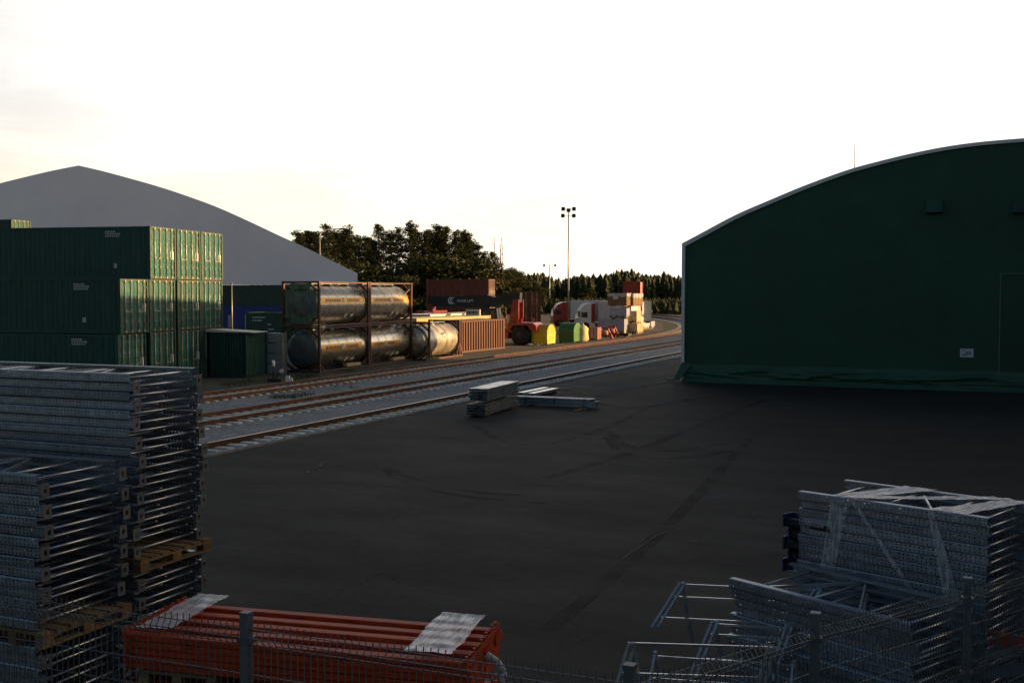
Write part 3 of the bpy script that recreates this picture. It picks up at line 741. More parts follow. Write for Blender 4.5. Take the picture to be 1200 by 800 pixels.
# ================================================================== CONTAINERS
def corr(mb, p0, p1, z0, z1, nrm, pitch=.28, dep=.036, fl=.45):
    p0, p1, nrm = Vector(p0), Vector(p1), Vector(nrm); L = (p1 - p0).length; d = (p1 - p0) / L
    k = max(1, round(L / pitch)); w = L / k; pts = []
    for i in range(k):
        for f, e in ((0, 0), (.30, 0), (.5, 1), (.80, 1)): pts.append(p0 + d * (w * (i + f)) - nrm * (dep * e))
    pts.append(p1)
    n = len(pts); vs = [(q.x, q.y, z0) for q in pts] + [(q.x, q.y, z1) for q in pts]
    mb.add(vs, [(i, i+1, i+1+n, i+n) for i in range(n-1)])
def make_container(name, label, cat, L, H, mbody, mdoor, group=None, mframe=None, loc=(0,0,0), rz=0, plates=True, Wd=2.44, pitch=.28, dep=.036):
    t = thing(name, label, cat, loc, rz, group); mframe = mframe or mbody
    h, w = L / 2, Wd / 2
    b = MB()
    corr(b, (-h+.1,-w+.02,0), (h-.1,-w+.02,0), .15, H-.1, (0,-1,0), pitch, dep); corr(b, (-h+.1,w-.02,0), (h-.1,w-.02,0), .15, H-.1, (0,1,0), pitch, dep)
    corr(b, (-h+.03,-w+.1,0), (-h+.03,w-.1,0), .15, H-.1, (-1,0,0))
    b.box((-h+.06,-w+.06,H-.045),(h-.06,w-.06,H-.02)); b.box((-h+.05,-w+.05,.1),(h-.05,w-.05,.16))
    b.build('body', mbody, t, recalc=False)
    f = MB()
    for sx in (-1, 1):
        for sy in (-1, 1):
            f.box((sx*h, sy*w, .12), (sx*(h-.13), sy*(w-.12), H-.12))
            for z in (0, H-.12): f.box((sx*(h+.004), sy*(w+.004), z), (sx*(h-.178), sy*(w-.162), z+.12))
        if sx < 0: f.box((sx*(h-.01),-w+.16,.03),(sx*(h-.11),w-.16,.15)); f.box((sx*(h-.01),-w+.16,H-.11),(sx*(h-.11),w-.16,H-.005))
    for sy in (-1, 1):
        f.box((-h+.178, sy*(w-.005), .03), (h-.178, sy*(w-.085), .16)); f.box((-h+.178, sy*(w-.005), H-.1), (h-.178, sy*(w-.07), H-.008))
    f.build('frame', mframe, t)
    f = MB(); f.box((h-.01,-w+.16,.03),(h-.11,w-.16,.15)); f.box((h-.01,-w+.16,H-.11),(h-.11,w-.16,H-.005))
    for sy in (-1, 1): f.box((h+.003, sy*(w-.005), .125), (h-.02, sy*(w-.115), H-.125))
    f.build('door_frame', M_dframe if mbody is M_green else mframe, t)
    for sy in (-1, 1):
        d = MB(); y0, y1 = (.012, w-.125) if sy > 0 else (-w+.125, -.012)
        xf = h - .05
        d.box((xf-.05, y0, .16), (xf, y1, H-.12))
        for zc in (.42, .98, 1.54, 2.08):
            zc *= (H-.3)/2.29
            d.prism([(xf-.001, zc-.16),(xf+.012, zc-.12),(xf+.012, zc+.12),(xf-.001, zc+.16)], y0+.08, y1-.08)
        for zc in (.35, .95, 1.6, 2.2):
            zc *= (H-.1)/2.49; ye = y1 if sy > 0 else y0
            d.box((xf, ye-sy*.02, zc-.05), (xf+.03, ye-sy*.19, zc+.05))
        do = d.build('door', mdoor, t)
        for fy in (.28, .74):
            y = y0+(y1-y0)*fy; k = MB()
            k.tube((xf+.05, y, .10), (xf+.05, y, H-.06), .028, n=10)
            for zc in (.11, H-.10): k.box((xf+.012, y-.05, zc-.05), (xf+.08, y+.05, zc+.05))
            for zc in (.62, 1.1, 1.75): k.box((xf+.01, y-.045, zc*H/2.59-.03), (xf+.075, y+.045, zc*H/2.59+.03))
            k.box((xf+.04, y-.02, 1.02), (xf+.07, y+(.33 if fy < .5 else -.33), 1.06))
            k.build('lock_rod', M_rod, do)
        if plates and sy > 0:
            k = MB(); k.box((xf+.0125, y1-.36, 1.02), (xf+.0165, y1-.22, 1.42)); k.box((xf+.0125, y1-.18, 1.02), (xf+.0165, y1-.06, 1.42)); k.build('label_plate', M_white, do)
    if L > 8:
        k = MB()
        for sy in (-1,):
            for zz, a, b_ in ((2.30,.0,.55),(2.19,.0,.85),(2.08,.05,.7)):
                x = h-2.45
                while x < h-2.45+b_:
                    l = rnd.uniform(.06,.15)
                    k.box((x, -w+.012, zz), (x+l, -w+.016, zz+.075)); x += l+.035
            k.box((h-2.0,-w+.012,.55),(h-1.82,-w+.016,.78))
        k.build('marking', M_mark, t)
    return t
# green stack: rows run away from the camera, tiers go up
cth = R(10.8)
ax = Vector((math.cos(cth), math.sin(cth), 0)); ay = Vector((-math.sin(cth), math.cos(cth), 0))
P0 = D(176.5, 54.2)                          # near door corner of the second row
proto = None
rown = ['nearest row', 'second row', 'third row', 'farthest row']; tiern = ['bottom', 'middle', 'top']
for tier in range(3):
    for row in range(4):
        if tier == 2 and row == 0: continue
        c = P0 + ay * ((row - 1) * 2.56 + 1.22) - ax * 6.095
        c = c + ax * rnd.uniform(-.05, .05) - ax * (.22 if (row == 0 and tier == 0) else 0)
        c.z = tier * 2.592
        lab = 'dark green container with lock rods, %s tier of the %s of the big stack' % (tiern[tier], rown[row])
        gq = 'green containers in the big stack'
        if proto is None:
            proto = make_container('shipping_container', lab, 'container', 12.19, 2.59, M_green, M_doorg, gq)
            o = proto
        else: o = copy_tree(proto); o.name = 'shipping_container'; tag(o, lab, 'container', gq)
        o.location = c; o.rotation_euler = (0, 0, cth + R(rnd.uniform(-.25, .25)))
# a four high stack farther back, only its top end shows above the big stack
c0 = D(17, 89)
for tier in range(4):
    o = copy_tree(proto); o.name = 'shipping_container'
    tag(o, 'far green container in the four high stack at left edge, ' + ['ground level', 'second level', 'third level', 'topmost and sunlit'][tier], 'container', 'green containers in the far stack')
    cc = c0 - ax * 6.2 + ay * 1.2; cc.z = tier * 2.592; o.location = cc; o.rotation_euler = (0, 0, cth)

# small green steel store with a white board on its roof
c = D(280, 60.6)
t = thing('storage_container', 'small dark green steel store between the container stack and the grey crates', 'container', c, R(12))
b = MB(); w, d, H = .98, 1.3, 2.40
corr(b, (-w,-d,0), (w,-d,0), .05, H-.1, (0,-1,0), .16, .03); corr(b, (w,-d,0), (w,d,0), .05, H-.1, (1,0,0), .16, .03); corr(b, (-w,-d,0), (-w,d,0), .05, H-.1, (-1,0,0), .16, .03); b.box((-w+.05,d-.02,.05),(w-.05,d,H-.1))
b.build('body', M_green, t, recalc=False)
f = MB()
for sx in (-1, 1):
    for sy in (-1, 1): f.cbox((sx*w, sy*d, H/2), (.09, .09, H))
f.box((-w,-d-.04,H-.1),(w,d+.04,H)); f.box((-w,-d-.03,0),(w,-d+.03,.1))
f.build('frame', M_green, t)
t = thing('roof_board', 'white board lying on the roof of the small green store', 'board', c + Vector((-.1,-.2,2.4)), R(8))
b = MB(); b.prism([(-1.1,.02),(1.75,.005),(1.75,.03),(-1.1,.17)], -1.2, .4); b.build('panel', M_white, t)
# grey crates
c = D(324.5, 62.2)
for k in range(4):
    t = thing('grey_crate', 'pale grey box beside the lower tank container, %s of four stacked' % ['lowest', 'second lowest', 'second highest', 'highest'][k], 'crate', c + Vector((0,0,.575*k)), R(14), 'grey boxes stacked beside the tanks')
    b = MB(); b.box((-.42,-.4,.03),(.42,.4,.545)); b.build('body', M_grey, t)
    b = MB()
    for s in (-1, 1): b.box((s*.40-.03,-.415,0),(s*.40+.03,.415,.572))
    b.build('edge_frame', M_zincd, t)
# teal container behind the tanks, in front of the blue wall
o = make_container('shipping_container', 'teal container behind the upper tank, in front of the blue hangar wall', 'container', 6.06, 2.9, M_green, M_doorg, None, None, D(335, 91), R(3))
k = MB(); 
for i, (a, zz, l) in enumerate([(-2.4,2.45,1.2),(-2.4,2.2,.9),(-1.0,1.9,.4),(-.9,1.5,.5)]): k.box((a,-1.215,zz),(a+l,-1.206,zz+.09))
k.build('marking', M_mark, o)

# ------------------------------------------------------------------ tank containers
def make_tank(label, loc, rz, mtank, endm, band, green_end=False, cradle=False, group='tank containers in a row', name='tank_container'):
    t = thing(name, label, 'tank container', loc, rz, group); L, Wd, H = 6.06, 2.44, 2.59; h, w = L/2, Wd/2
    f = MB(); s = .13
    for sx in (-1, 1):
        x = sx*(h-s/2)
        if cradle: x = sx*(h-.45)
        for sy in (-1, 1):
            f.cbox((x, sy*(w-s/2), H/2), (s, s, H))
            for z in (.06, H-.06): f.cbox((x, sy*(w-.08), z), (.178, .162, .118))
            f.bar((x, sy*(w-.1), .62), (x, sy*.5, .1), .10); f.bar((x, sy*(w-.1), H-.62), (x, sy*.5, H-.1), .10)
            if not cradle:
                f.bar((x-sx*.05, sy*(w-.1), .55), (x-sx*.75, sy*(w-.25), .12), .09)
                f.bar((x-sx*.05, sy*(w-.1), H-.4), (x-sx*.55, sy*(w-.3), H-.75), .07)
            else:
                f.bar((x, sy*(w-.06), 1.1), (x+.5, sy*(w-.06), .06), .07); f.bar((x, sy*(w-.06), 1.1), (x-.5, sy*(w-.06), .06), .07)
                f.bar((x-.6, sy*(w-.06), .06), (x+.6, sy*(w-.06), .06), .09)
        for z in (.06, H-.06): f.bar((x, -w+.16, z), (x, w-.16, z), .11)
    for sy in (-1, 1):
        f.bar((-h+.2, sy*(w-.07), .07), (h-.2, sy*(w-.07), .07), .10)
        if not cradle: f.bar((-h+.2, sy*(w-.07), H-.07), (h-.2, sy*(w-.07), H-.07), .075)
    f.build('frame', M_frame, t)
    rad = 1.10; zc = .14 + rad; e = h-.34
    k = MB(); pr_ = []
    for a in range(7):
        q = R(90*a/6); pr_.append((-e-.30*math.cos(q)+.0, rad*math.sin(q)+.0001))
    for x in [(-e + i*2*e/40) for i in range(1, 40)]: pr_.append((x, rad))
    for a in range(6, -1, -1):
        q = R(90*a/6); pr_.append((e+.30*math.cos(q), rad*math.sin(q)+.0001))
    k.lathe(pr_, (0,0,zc), 'x', 48); tk = k.build('tank', mtank, t)
    k = MB()
    for x in (-e+.02, -1.6, -.55, .5, 1.55, e-.02): k.lathe([(x-.03, rad+.001), (x-.03, rad+.009), (x+.03, rad+.009), (x+.03, rad+.001)], (0,0,zc), 'x', 48)
    k.build('strap_band', M_tank if mtank is M_tank else M_tankold, tk)
    k = MB(); k.lathe([(-e-.02, rad+.004), (-e-.34, rad*.78), (-e-.355, rad*.3), (-e-.356,.01)], (0,0,zc), 'x', 40); k.build('front_end', endm, tk)
    if green_end:
        k = MB(); k.box((-h-.005,-.62,.16),(-h+.035,.62,H-.13)); k.box((-h+.01,-1.0,.5),(-h+.025,-.64,2.1)); k.box((-h+.01,.64,.5),(-h+.025,1.0,2.1)); k.build('end_panel', M_endgreen, t)
        k = MB()
        x = -.42
        for l in (.12,.1,.04,.16,.1,.12): k.box((-h-.010,x,H-.55),(-h-.0055,x+l,H-.45)); x += l+.03
        k.build('marking', M_dark, t)
    k = MB(); k.cbox((0, 0, H-.13), (4.4, .46, .03))
    for x in (-2.1, -1, 0, 1, 2.1): k.cbox((x, 0, H-.18), (.06, .46, .07))
    k.lathe([(H-.34,.28),(H-.2,.28),(H-.2,.2)], (.2,0,0), 'z', 20); k.build('walkway', M_zincd, t)
    def patch(x0, x1, a0, a1, off, n=14):
        vs = []
        for i in range(n+1):
            a = R(a0+(a1-a0)*i/n)
            for x in (x0, x1): vs.append((x, -math.cos(a)*(rad+off), zc+math.sin(a)*(rad+off)))
        return vs, [(2*i, 2*i+1, 2*i+3, 2*i+2) for i in range(n)]
    # the tracks are on the -y side of the tank's own frame (x runs along it)
    if band:
        x0, x1, a0, a1 = band
        k = MB(); k.add(*patch(x0, x1, a0, a1, .011), True); bo = k.build('label_band', M_yellowband, t, recalc=False)
        k = MB(); am = (a0+a1)/2; hh = (a1-a0)*.24; x = x0+.5
        rr = random.Random(int(loc[1]*10))
        while x < x1-.7:
            l = rr.uniform(.12,.24)
            if abs(x-(x0+x1)/2) > .28: k.add(*patch(x, x+l, am-hh, am+hh, .014, 4), True)
            x += l+.07
        k.build('lettering', M_bandtext, bo, recalc=False)
        k = MB(); xc = (x0+x1)/2; vs = []
        for dx, da in ((0,-9),(.17,0),(0,9),(-.17,0)):
            a = R(am+da); vs.append((xc+dx, -math.cos(a)*(rad+.03), zc+math.sin(a)*(rad+.03)))
        k.add(vs, [(0,1,2,3)]); k.build('hazard_diamond', M_mark, bo, recalc=False)
    if not cradle:
        k = MB(); vs = []
        for dx, da in ((0,-46),(.2,-35),(0,-24),(-.2,-35)):
            a = R(da); vs.append((.55+dx, -math.cos(a)*(rad+.03), zc+math.sin(a)*(rad+.03)))
        k.add(vs, [(0,1,2,3)]); k.add(*patch(1.15, 1.5, -42, -30, .02, 4)); k.build('placard', M_white, t, recalc=False)
    else:
        tx = bpy.data.curves.new('stencil', 'FONT'); tx.body = 'YC'; tx.size = .55; tx.extrude = .004; tx.align_x = 'CENTER'
        to = bpy.data.objects.new('stencil', tx); col.objects.link(to)
        dg = bpy.context.evaluated_depsgraph_get(); me = bpy.data.meshes.new_from_object(to.evaluated_get(dg)); bpy.data.objects.remove(to)
        o = bpy.data.objects.new('stencil_lettering', me); me.materials.append(M_dark); col.objects.link(o); o.parent = t
        a = R(14); o.location = (0, -math.cos(a)*(rad+.03), zc+math.sin(a)*(rad+.03)-.1); o.rotation_euler = (R(90)-a, 0, 0)
        k = MB(); k.lathe([(-h-.33+.3,.02),(-h-.03,.26),(-h+.03,.26),(-h+.08,.24)], (.1,0,zc-.05), 'x', 24); k.build('manhole_cover', M_dark, t)
        k = MB(); rr = random.Random(4)
        for zz in (-8,-14,-20):
            x = -1.6
            for _ in range(rr.randint(3,6)):
                l = rr.uniform(.12,.3); k.add(*patch(x, x+l, zz-2, zz+1.5, .012, 2)); x += l+.08
        k.build('small_lettering', M_endgrey, t, recalc=False)
    if mtank is M_tank and loc[2] < 1:
        k = MB(); k.box((.2,-w+.03,.16),(1.9,-w+.3,.34)); k.build('hose_tray', M_tan, t)
    return t
TR = R(90+3.2)
pA = G(375, 437)                              # near corner nearest the track
du = Vector((math.cos(TR), math.sin(TR), 0)); dl = Vector((-math.sin(TR), math.cos(TR), 0))   # du along, dl to the left
def tank_at(k, z, s=0): return tuple(pA + du * (3.03 + 6.16*k) + dl * (1.22 + s) + Vector((0,0,z)))
make_tank('polished tank container with grey domed end, lower left of the tank block', tank_at(0, 0), TR, M_tank, M_endgrey, (-2.6, 2.3, -4, 17))
make_tank('lower polished tank container with short amber label in the middle of the row', tank_at(1, 0), TR, M_tank, M_endgrey, (-2.7, 1.3, -4, 12))
make_tank('polished tank container with pale green end panel, upper left of the tank block', tank_at(0, 2.592), TR, M_tank, M_endgrey, (-2.6, 2.6, 4, 22), True)
make_tank('upper polished tank container with unbroken amber band, farther along the block', tank_at(1, 2.592), TR, M_tank, M_endgrey, (-2.7, 2.7, 2, 22))
cT = D(503, 74.0); make_tank('stained tank container marked YC in a low cradle frame', tuple(Vector((cT.x, cT.y, 0)) + du * 2.55 + dl * 1.15), TR, M_tankold, M_tank, None, False, True)

# rusty container and the pale ones behind it
cA, cB = G(541, 414), G(591.5, 408.7); dR = (cB - cA).normalized(); lR = Vector((-dR.y, dR.x, 0)); LR = (cB - cA).length; aR = math.atan2(dR.y, dR.x)
make_container('rusty_container', 'rusty red brown container, sunlit side facing the tracks', 'container', LR, 2.42, M_rust, M_rust, None, M_rustd, tuple(cA + dR * (LR/2) + lR * 1.22), aR + math.pi, False, 2.44, .42, .10)
c2 = D(575, 93.5); make_container('tan_container', 'tan container with pale roof edge behind the rusty one', 'container', 12.19, 2.6, M_tan, M_tan, None, M_tan, tuple(c2 - dR * 6.1 + lR * 1.22), aR, False)
c3 = D(583, 101); make_container('white_container', 'white roofed container behind the tan one, below the lifting boom', 'container', 12.19, 2.75, M_white, M_white, None, M_white, tuple(c3 - dR * 6.1 + lR * 1.22), aR, False)
t = thing('sign_box', 'small pale lettered box standing on the tan container', 'box', tuple(D(569.5, 93.2) - dR*.6 + lR*.9 + Vector((0, 0, 2.602))), R(6))
b = MB(); b.box((-.62,-.12,0),(.62,.12,.5)); b.build('panel', M_mark, t)
b = MB(); x = -.5
for l in (.1,.16,.06,.14,.12,.08): b.box((x,-.126,.14),(x+l,-.121,.36)); x += l+.05
b.build('lettering', M_dark, t)
# brown stacks behind the reach stacker
bs = []
for tier in range(2):
    bs.append(make_container('brown_container', ['lower', 'upper'][tier] + ' brown container of the two high stack behind the lifting boom', 'container', 6.3, 2.9, M_rustd, M_rustd, None, M_rust, tuple(D(540, 109) + Vector((0, 0, 2.9*tier))), R(10), False))
for tier in range(2):
    make_container('brown_container', ['lower', 'upper'][tier] + ' oxide red container of the stack right of the reach stacker', 'container', 6.06, 2.29, M_rustd, M_rust, None, M_rust, tuple(D(620, 116) + Vector((0, 0, 2.29*tier))), R(-68), False)

# ------------------------------------------------------------------ reach stacker
def reach_stacker():
    p = D(614, 96.5)                           # rear wheel
    t = thing('reach_stacker', 'red reach stacker with long dark boom, behind the rusty container', 'reach stacker', p, R(8))
    # local: x to the right (rear), front to the left
    def wheel(x, y, r, wd):
        k = MB(); k.lathe([(-wd/2, r*.62), (-wd/2, r*.93), (-wd*.38, r), (wd*.38, r), (wd/2, r*.93), (wd/2, r*.62)], (x, y, r), 'y', 28)
        wo = k.build('wheel', M_black, t); k = MB(); k.lathe([(-wd/2-.01, .05), (-wd/2-.02, r*.35), (-wd/2+.06, r*.58), (wd/2-.06, r*.58), (wd/2+.01, r*.3)], (x, y, r), 'y', 20); k.build('rim', M_dark, wo)
    for y in (-1.05, 1.25): wheel(0, y, .82, .6)
    for y in (-1.5, -.85, .95, 1.6): wheel(-5.9, y, .88, .55)
    k = MB(); k.prism([(-7.0,.75),(-6.8,1.35),(-1.3,1.45),(-1.2,.9),(-1.0,1.75),(.9,1.8),(1.35,1.55),(1.35,1.05),(.98,.75),(.9,1.35),(.5,1.76),(-.5,1.76),(-.95,1.3),(-1.1,.6)], -.75, 1.0)
    k.build('chassis', M_red, t)
    k = MB(); k.prism([(-2.2,.55),(-2.2,1.1),(-1.05,1.1),(-1.05,.55)], -1.35, 1.5); k.prism([(-1.2,1.25),(-1.2,1.92),(1.1,1.92),(1.4,1.72),(1.45,1.25),(1.0,1.2),(.62,1.72),(-.6,1.72),(-.95,1.25)], -1.35, 1.5)
    k.build('counterweight', M_red, t)
    for y in (-.75, .75): k = MB(); k.prism([(-1.25,1.0),(-.55,1.0),(-.25,2.4),(-.25,3.9),(-.75,3.9),(-1.05,2.6)], y-.09, y+.09); k.build('boom_bracket', M_red, t)
    k = MB()
    k.prism([(-.25,4.5),(-.3,3.65),(-1.4,3.35),(-1.9,3.55),(-2.6,3.25),(-5.3,3.2),(-5.3,4.28),(-3.3,4.3),(-2.5,4.1),(-1.7,4.45)], -.42, .42)
    bo = k.build('boom', M_dark, t)
    k = MB(); k.box((-8.7,-.40,3.28),(-4.6,.40,4.22)); k.build('boom_extension', M_dark, bo)
    k = MB()
    for y in (-.62, .62): k.tube((-4.6,y,1.35),(-3.2,y,3.4),.14,n=12)
    k.build('lift_cylinder', M_dark, t)
    k = MB(); k.cbox((-8.5,0,3.2),(.5,.9,.6)); k.cbox((-8.5,0,2.75),(.9,6.0,.32)); k.build('spreader', M_red, t)
    k = MB(); k.prism([(-3.9,1.5),(-4.0,2.5),(-3.6,3.15),(-2.3,3.15),(-2.1,1.5)], -.65, .65); cb = k.build('cab', M_dark, t)
    k = MB(); k.box((-3.55,-.67,2.0),(-2.5,-.655,2.95)); k.build('window', M_glass, cb)
    k = MB(); k.tube((-.2,-1.2,1.9),(-.2,-1.2,3.9),.03,n=6); k.tube((-1.25,-1.3,1.9),(-1.25,-1.3,2.75),.05,n=6); k.tube((1.2,-1.2,1.9),(1.2,-1.2,2.3),.03,n=6); k.tube((.1,-1.28,2.3),(1.2,-1.28,2.3),.025,n=6); k.tube((.1,-1.28,1.9),(.1,-1.28,2.3),.025,n=6)
    k.build('handrail', M_red, t)
    # maker's mark and name on the boom
    def lettering(body, size, x, z):
        tx = bpy.data.curves.new('lettering', 'FONT'); tx.body = body; tx.size = size; tx.extrude = .003
        to = bpy.data.objects.new('lettering', tx); col.objects.link(to)
        dg = bpy.context.evaluated_depsgraph_get(); me = bpy.data.meshes.new_from_object(to.evaluated_get(dg)); bpy.data.objects.remove(to)
        o = bpy.data.objects.new('lettering', me); me.materials.append(M_white); col.objects.link(o); o.parent = bo
        o.location = (x, -.425, z); o.rotation_euler = (R(90), 0, 0)
    lettering('KONE LIFT', .31, -5.98, 3.68)
    k = MB()
    def arc(cx, rr, a0, a1, wd):
        for i in range(10):
            a, b = R(a0+(a1-a0)*i/10), R(a0+(a1-a0)*(i+1)/10)
            k.add([(cx+math.cos(a)*(rr-wd), -.425, 3.80+math.sin(a)*(rr-wd)),(cx+math.cos(b)*(rr-wd), -.425, 3.80+math.sin(b)*(rr-wd)),(cx+math.cos(b)*rr, -.425, 3.80+math.sin(b)*rr),(cx+math.cos(a)*rr, -.425, 3.80+math.sin(a)*rr)], [(0,1,2,3)])
    arc(-6.46, .34, 110, 250, .08); arc(-6.26, .34, 110, 250, .08)
    k.bar((-6.46,-.427,3.80),(-6.20,-.427,4.12),.006,.06,(0,1,0)); k.bar((-6.46,-.427,3.80),(-6.20,-.427,3.48),.006,.06,(0,1,0))
    k.build('logo', M_white, bo, recalc=False)
reach_stacker()

# ------------------------------------------------------------------ bins
def make_bin(label, p, mt, lid):
    t = thing('arched_bin', label, 'waste bin', p, R(2))
    k = MB(); k.prism([(-1.02,.12),(1.02,.12),(1.1,.95),(-1.1,.95)], -.72, .72, 'yz'); k.box((-.76,-1.14,.95),(.76,1.14,1.0)); k.build('body', mt, t)
    k = MB(); pl = [(math.cos(R(a))*1.1, 1.005+math.sin(R(a))*.78) for a in range(0, 181, 12)]; k.prism(pl, -.72, .72, 'yz'); k.build('lid', lid, t)
    k = MB()
    for sx in (-1, 1):
        for sy in (-1, 1): k.cbox((sx*.6, sy*.85, .06), (.14, .2, .12))
    k.build('foot', M_dark, t)
    k = MB()
    for a in (-.35, .35): k.box((.722, a-.2, .35), (.735, a+.2, .75))
    k.build('end_panel', mt, t)
pb = D(637, 96.2); make_bin('yellow arched bin standing beside the track', tuple(pb), M_yellow, M_yellow)
pb = D(668, 100.5); make_bin('green arched bin between the yellow bin and the slatted crate', tuple(pb), M_bingreen, M_bingreen)
# pale bag, slatted crate and red steel stands
p = D(681, 101.5); t = thing('bulk_bag', 'pale yellow bulk bag slumped against the green bin', 'bulk bag', p, R(10))
k = MB(); rr = random.Random(2); pf = [(0,.55),(.2,.66),(.7,.70),(1.15,.62),(1.4,.48),(1.5,.2)]
k.lathe(pf, (0,0,0), 'z', 14)
k.v = [(x*(1+.12*math.sin(7*z+3*y)), y*(1+.15*math.cos(5*z+2*x)), z+.08*math.sin(4*x)) for x, y, z in k.v]; k.build('sack', mat('pale sack', (.70,.60,.30), .7, var=.2), t)
k = MB()
for a in (-.3,.3): k.tube((a,-.1,1.35),(a*.6,0,1.72),.03,n=6); k.tube((a*.6,0,1.72),(a,.25,1.35),.03,n=6)
k.build('loop', M_white, t)
p = D(695, 106); t = thing('slatted_crate', 'pink slatted crate between the pale bag and the red steel stand', 'crate', p, R(6))
k = MB()
for i in range(7): k.cbox((-.55+i*.183, -.75, .65), (.11, .04, 1.1))
for i in range(9): k.cbox((.60, -.72+i*.183, .65), (.04, .11, 1.1))
k.build('slats', mat('faded red paint', (.50,.22,.16), .6), t)
k = MB(); k.box((-.55,-.70,.12),(.55,.8,.18)); k.box((-.57,-.72,1.12),(.57,.82,1.18)); k.box((-.57,-.72,.05),(.57,.82,.115)); k.build('frame', M_rustd, t)
for (px, d, lb) in ((709, 108, 'red steel stand with crossed legs beside the pink slatted crate'), (717, 113, 'low red steel stand in front of the bluish timber packs')):
    t = thing('steel_stand', lb, 'steel stand', D(px, d), R(10)); k = MB()
    for s in (-.7, .7):
        k.bar((s,-.5,0),(s*.5,.4,1.1),.12); k.bar((s,.5,0),(s*.5,-.4,1.0),.12)
    k.bar((-.7,-.5,.35),(.7,-.5,.35),.14); k.bar((-.7,.5,.35),(.7,.5,.35),.12); k.bar((-.4,0,1.05),(.4,0,1.05),.14)
    k.build('frame', M_red, t); k = MB(); k.tube((-.35,-.45,.62),(.35,-.45,.62),.22,n=14); k.build('drum', mat('pink primer', (.55,.26,.2), .6), t)

# ------------------------------------------------------------------ lorries
def lorry(label, p, rz, mcab, mtr, stripe=None, Lt=13.6):
    t = thing('lorry', label, 'lorry', p, rz)      # local: front towards -x
    k = MB(); k.prism([(0,.55),(-.02,1.5),(.18,2.6),(.45,3.0),(.75,3.42),(1.5,3.7),(2.25,3.72),(2.25,.55),(1.55,.55),(1.4,.95),(.95,1.12),(.6,.95),(.45,.55)], -1.22, 1.22); cb = k.build('cab', mcab, t)
    k = MB(); k.prism([(-.035,1.62),(.13,2.5),(.16,2.5),(.0,1.62)], -1.08, 1.08); k.build('windscreen', M_glass, cb)
    k = MB(); k.prism([(.35,1.75),(.35,2.45),(1.2,2.45),(1.2,1.75)], -1.235, -1.222); k.build('side_window', M_glass, cb)
    k = MB(); k.box((-.12,-1.5,1.9),(.06,-1.32,2.6)); k.bar((.1,-1.25,2.5),(0,-1.4,2.5),.05); k.build('mirror', M_dark, cb)
    k = MB(); k.box((-.09,-1.2,.4),(.0,1.2,.85)); k.build('bumper', mcab, cb)
    if stripe: k = MB(); k.box((1.75,-1.232,1.0),(2.25,-1.221,3.6)); k.build('stripe', stripe, cb)
    k = MB(); k.box((.5,-.45,.7),(6.5,.45,.95)); k.box((5.0,-.5,.95),(Lt+2.6,.5,1.15)); k.box((2.4,-1.15,.5),(3.3,-.6,1.0)); k.build('chassis', M_dark, t)
    k = MB(); k.box((2.65,-1.27,1.17),(2.65+Lt,1.27,3.95)); 
    tr = k.build('trailer_body', mtr, t)
    k = MB()
    for i in range(8): k.box((2.67+i*(Lt-.08)/7,-1.285,1.17),(2.71+i*(Lt-.08)/7,-1.272,3.95))
    k.box((2.65,-1.285,1.17),(2.65+Lt,-1.2715,1.3)); k.build('trailer_rail', M_grey, tr)
    for x in (1.0, 4.6, Lt-1.3, Lt-.1, Lt+1.1):
        for y in (-1.08, 1.08):
            k = MB(); k.lathe([(-.17,.3),(-.17,.47),(-.12,.5),(.12,.5),(.17,.47),(.17,.3)], (x,y,.5), 'y', 20); wo = k.build('wheel', M_black, t)
            k = MB(); k.lathe([(-.18,.05),(-.16,.28),(.16,.28),(.18,.05)], (x,y,.5), 'y', 14); k.build('rim', M_grey, wo)
    return t
lorry('red cabbed lorry with pale grey trailer parked nearest the lamp mast', D(647, 150), R(32), M_red, M_trailer, None, 11.5).scale = (.86, .86, .86)
lorry('white cabbed lorry with red cab stripe behind the timber packs', D(676, 133), R(32), M_white, M_trailer, M_red, 7.5).scale = (.88, .88, .88)
# ------------------------------------------------------------------ timber packs
def pack(label, p, size, rz, wrap=M_wrap, drape=.55, name='timber_pack'):
    t = thing(name, label, 'timber pack', p, rz, 'timber packs beside the far track'); a, b, h = size
    k = MB(); nz_ = max(2, int(h/.16))
    for i in range(nz_):
        z0 = .1 + (h-.1)*i/nz_
        k.box((-a/2+rnd.uniform(-.02,.02),-b/2,z0+.006),(a/2+rnd.uniform(-.02,.02),b/2,z0+(h-.1)/nz_-.006))
    k.build('boards', M_timber, t)
    k = MB(); 
    for s in (-.35,.35): k.cbox((s*a,0,.05),(.12,b,.1))
    k.build('bearer', M_wood, t)
    k = MB(); n = 14; e = .03
    k.box((-a/2-e,-b/2-e,h),(a/2+e,b/2+e,h+.03))
    def side(p0, p1):
        vs = []
        for i in range(n+1):
            f = i/n; q = Vector(p0).lerp(Vector(p1), f); dz = min(.98, drape*(1+rnd.uniform(-.3,.15)))*h; vs += [(q.x,q.y,h), (q.x,q.y,max(.04,h-dz))]
        k.add(vs, [(2*i,2*i+1,2*i+3,2*i+2) for i in range(n)])
    A,B,C,Dd = (-a/2-e,-b/2-e,0),(a/2+e,-b/2-e,0),(a/2+e,b/2+e,0),(-a/2-e,b/2+e,0)
    side(A,B); side(B,C); side(C,Dd); side(Dd,A)
    k.build('wrapper', wrap, t, recalc=False)
    for f in (-.32, .02, .33):
        k = MB(); y = f*b; k.box((a/2+e+.002,y-.02,.06),(a/2+e+.008,y+.02,h+.03)); k.box((-a/2-e,y-.02,h+.0305),(a/2+e+.008,y+.02,h+.036)); k.build('strap', M_dark, t)
    k = MB(); k.box((-.22*a,-b/2-e-.008,h*.55),(.05*a,-b/2-e-.003,h*.8)); k.build('paper_label', M_mark, t)
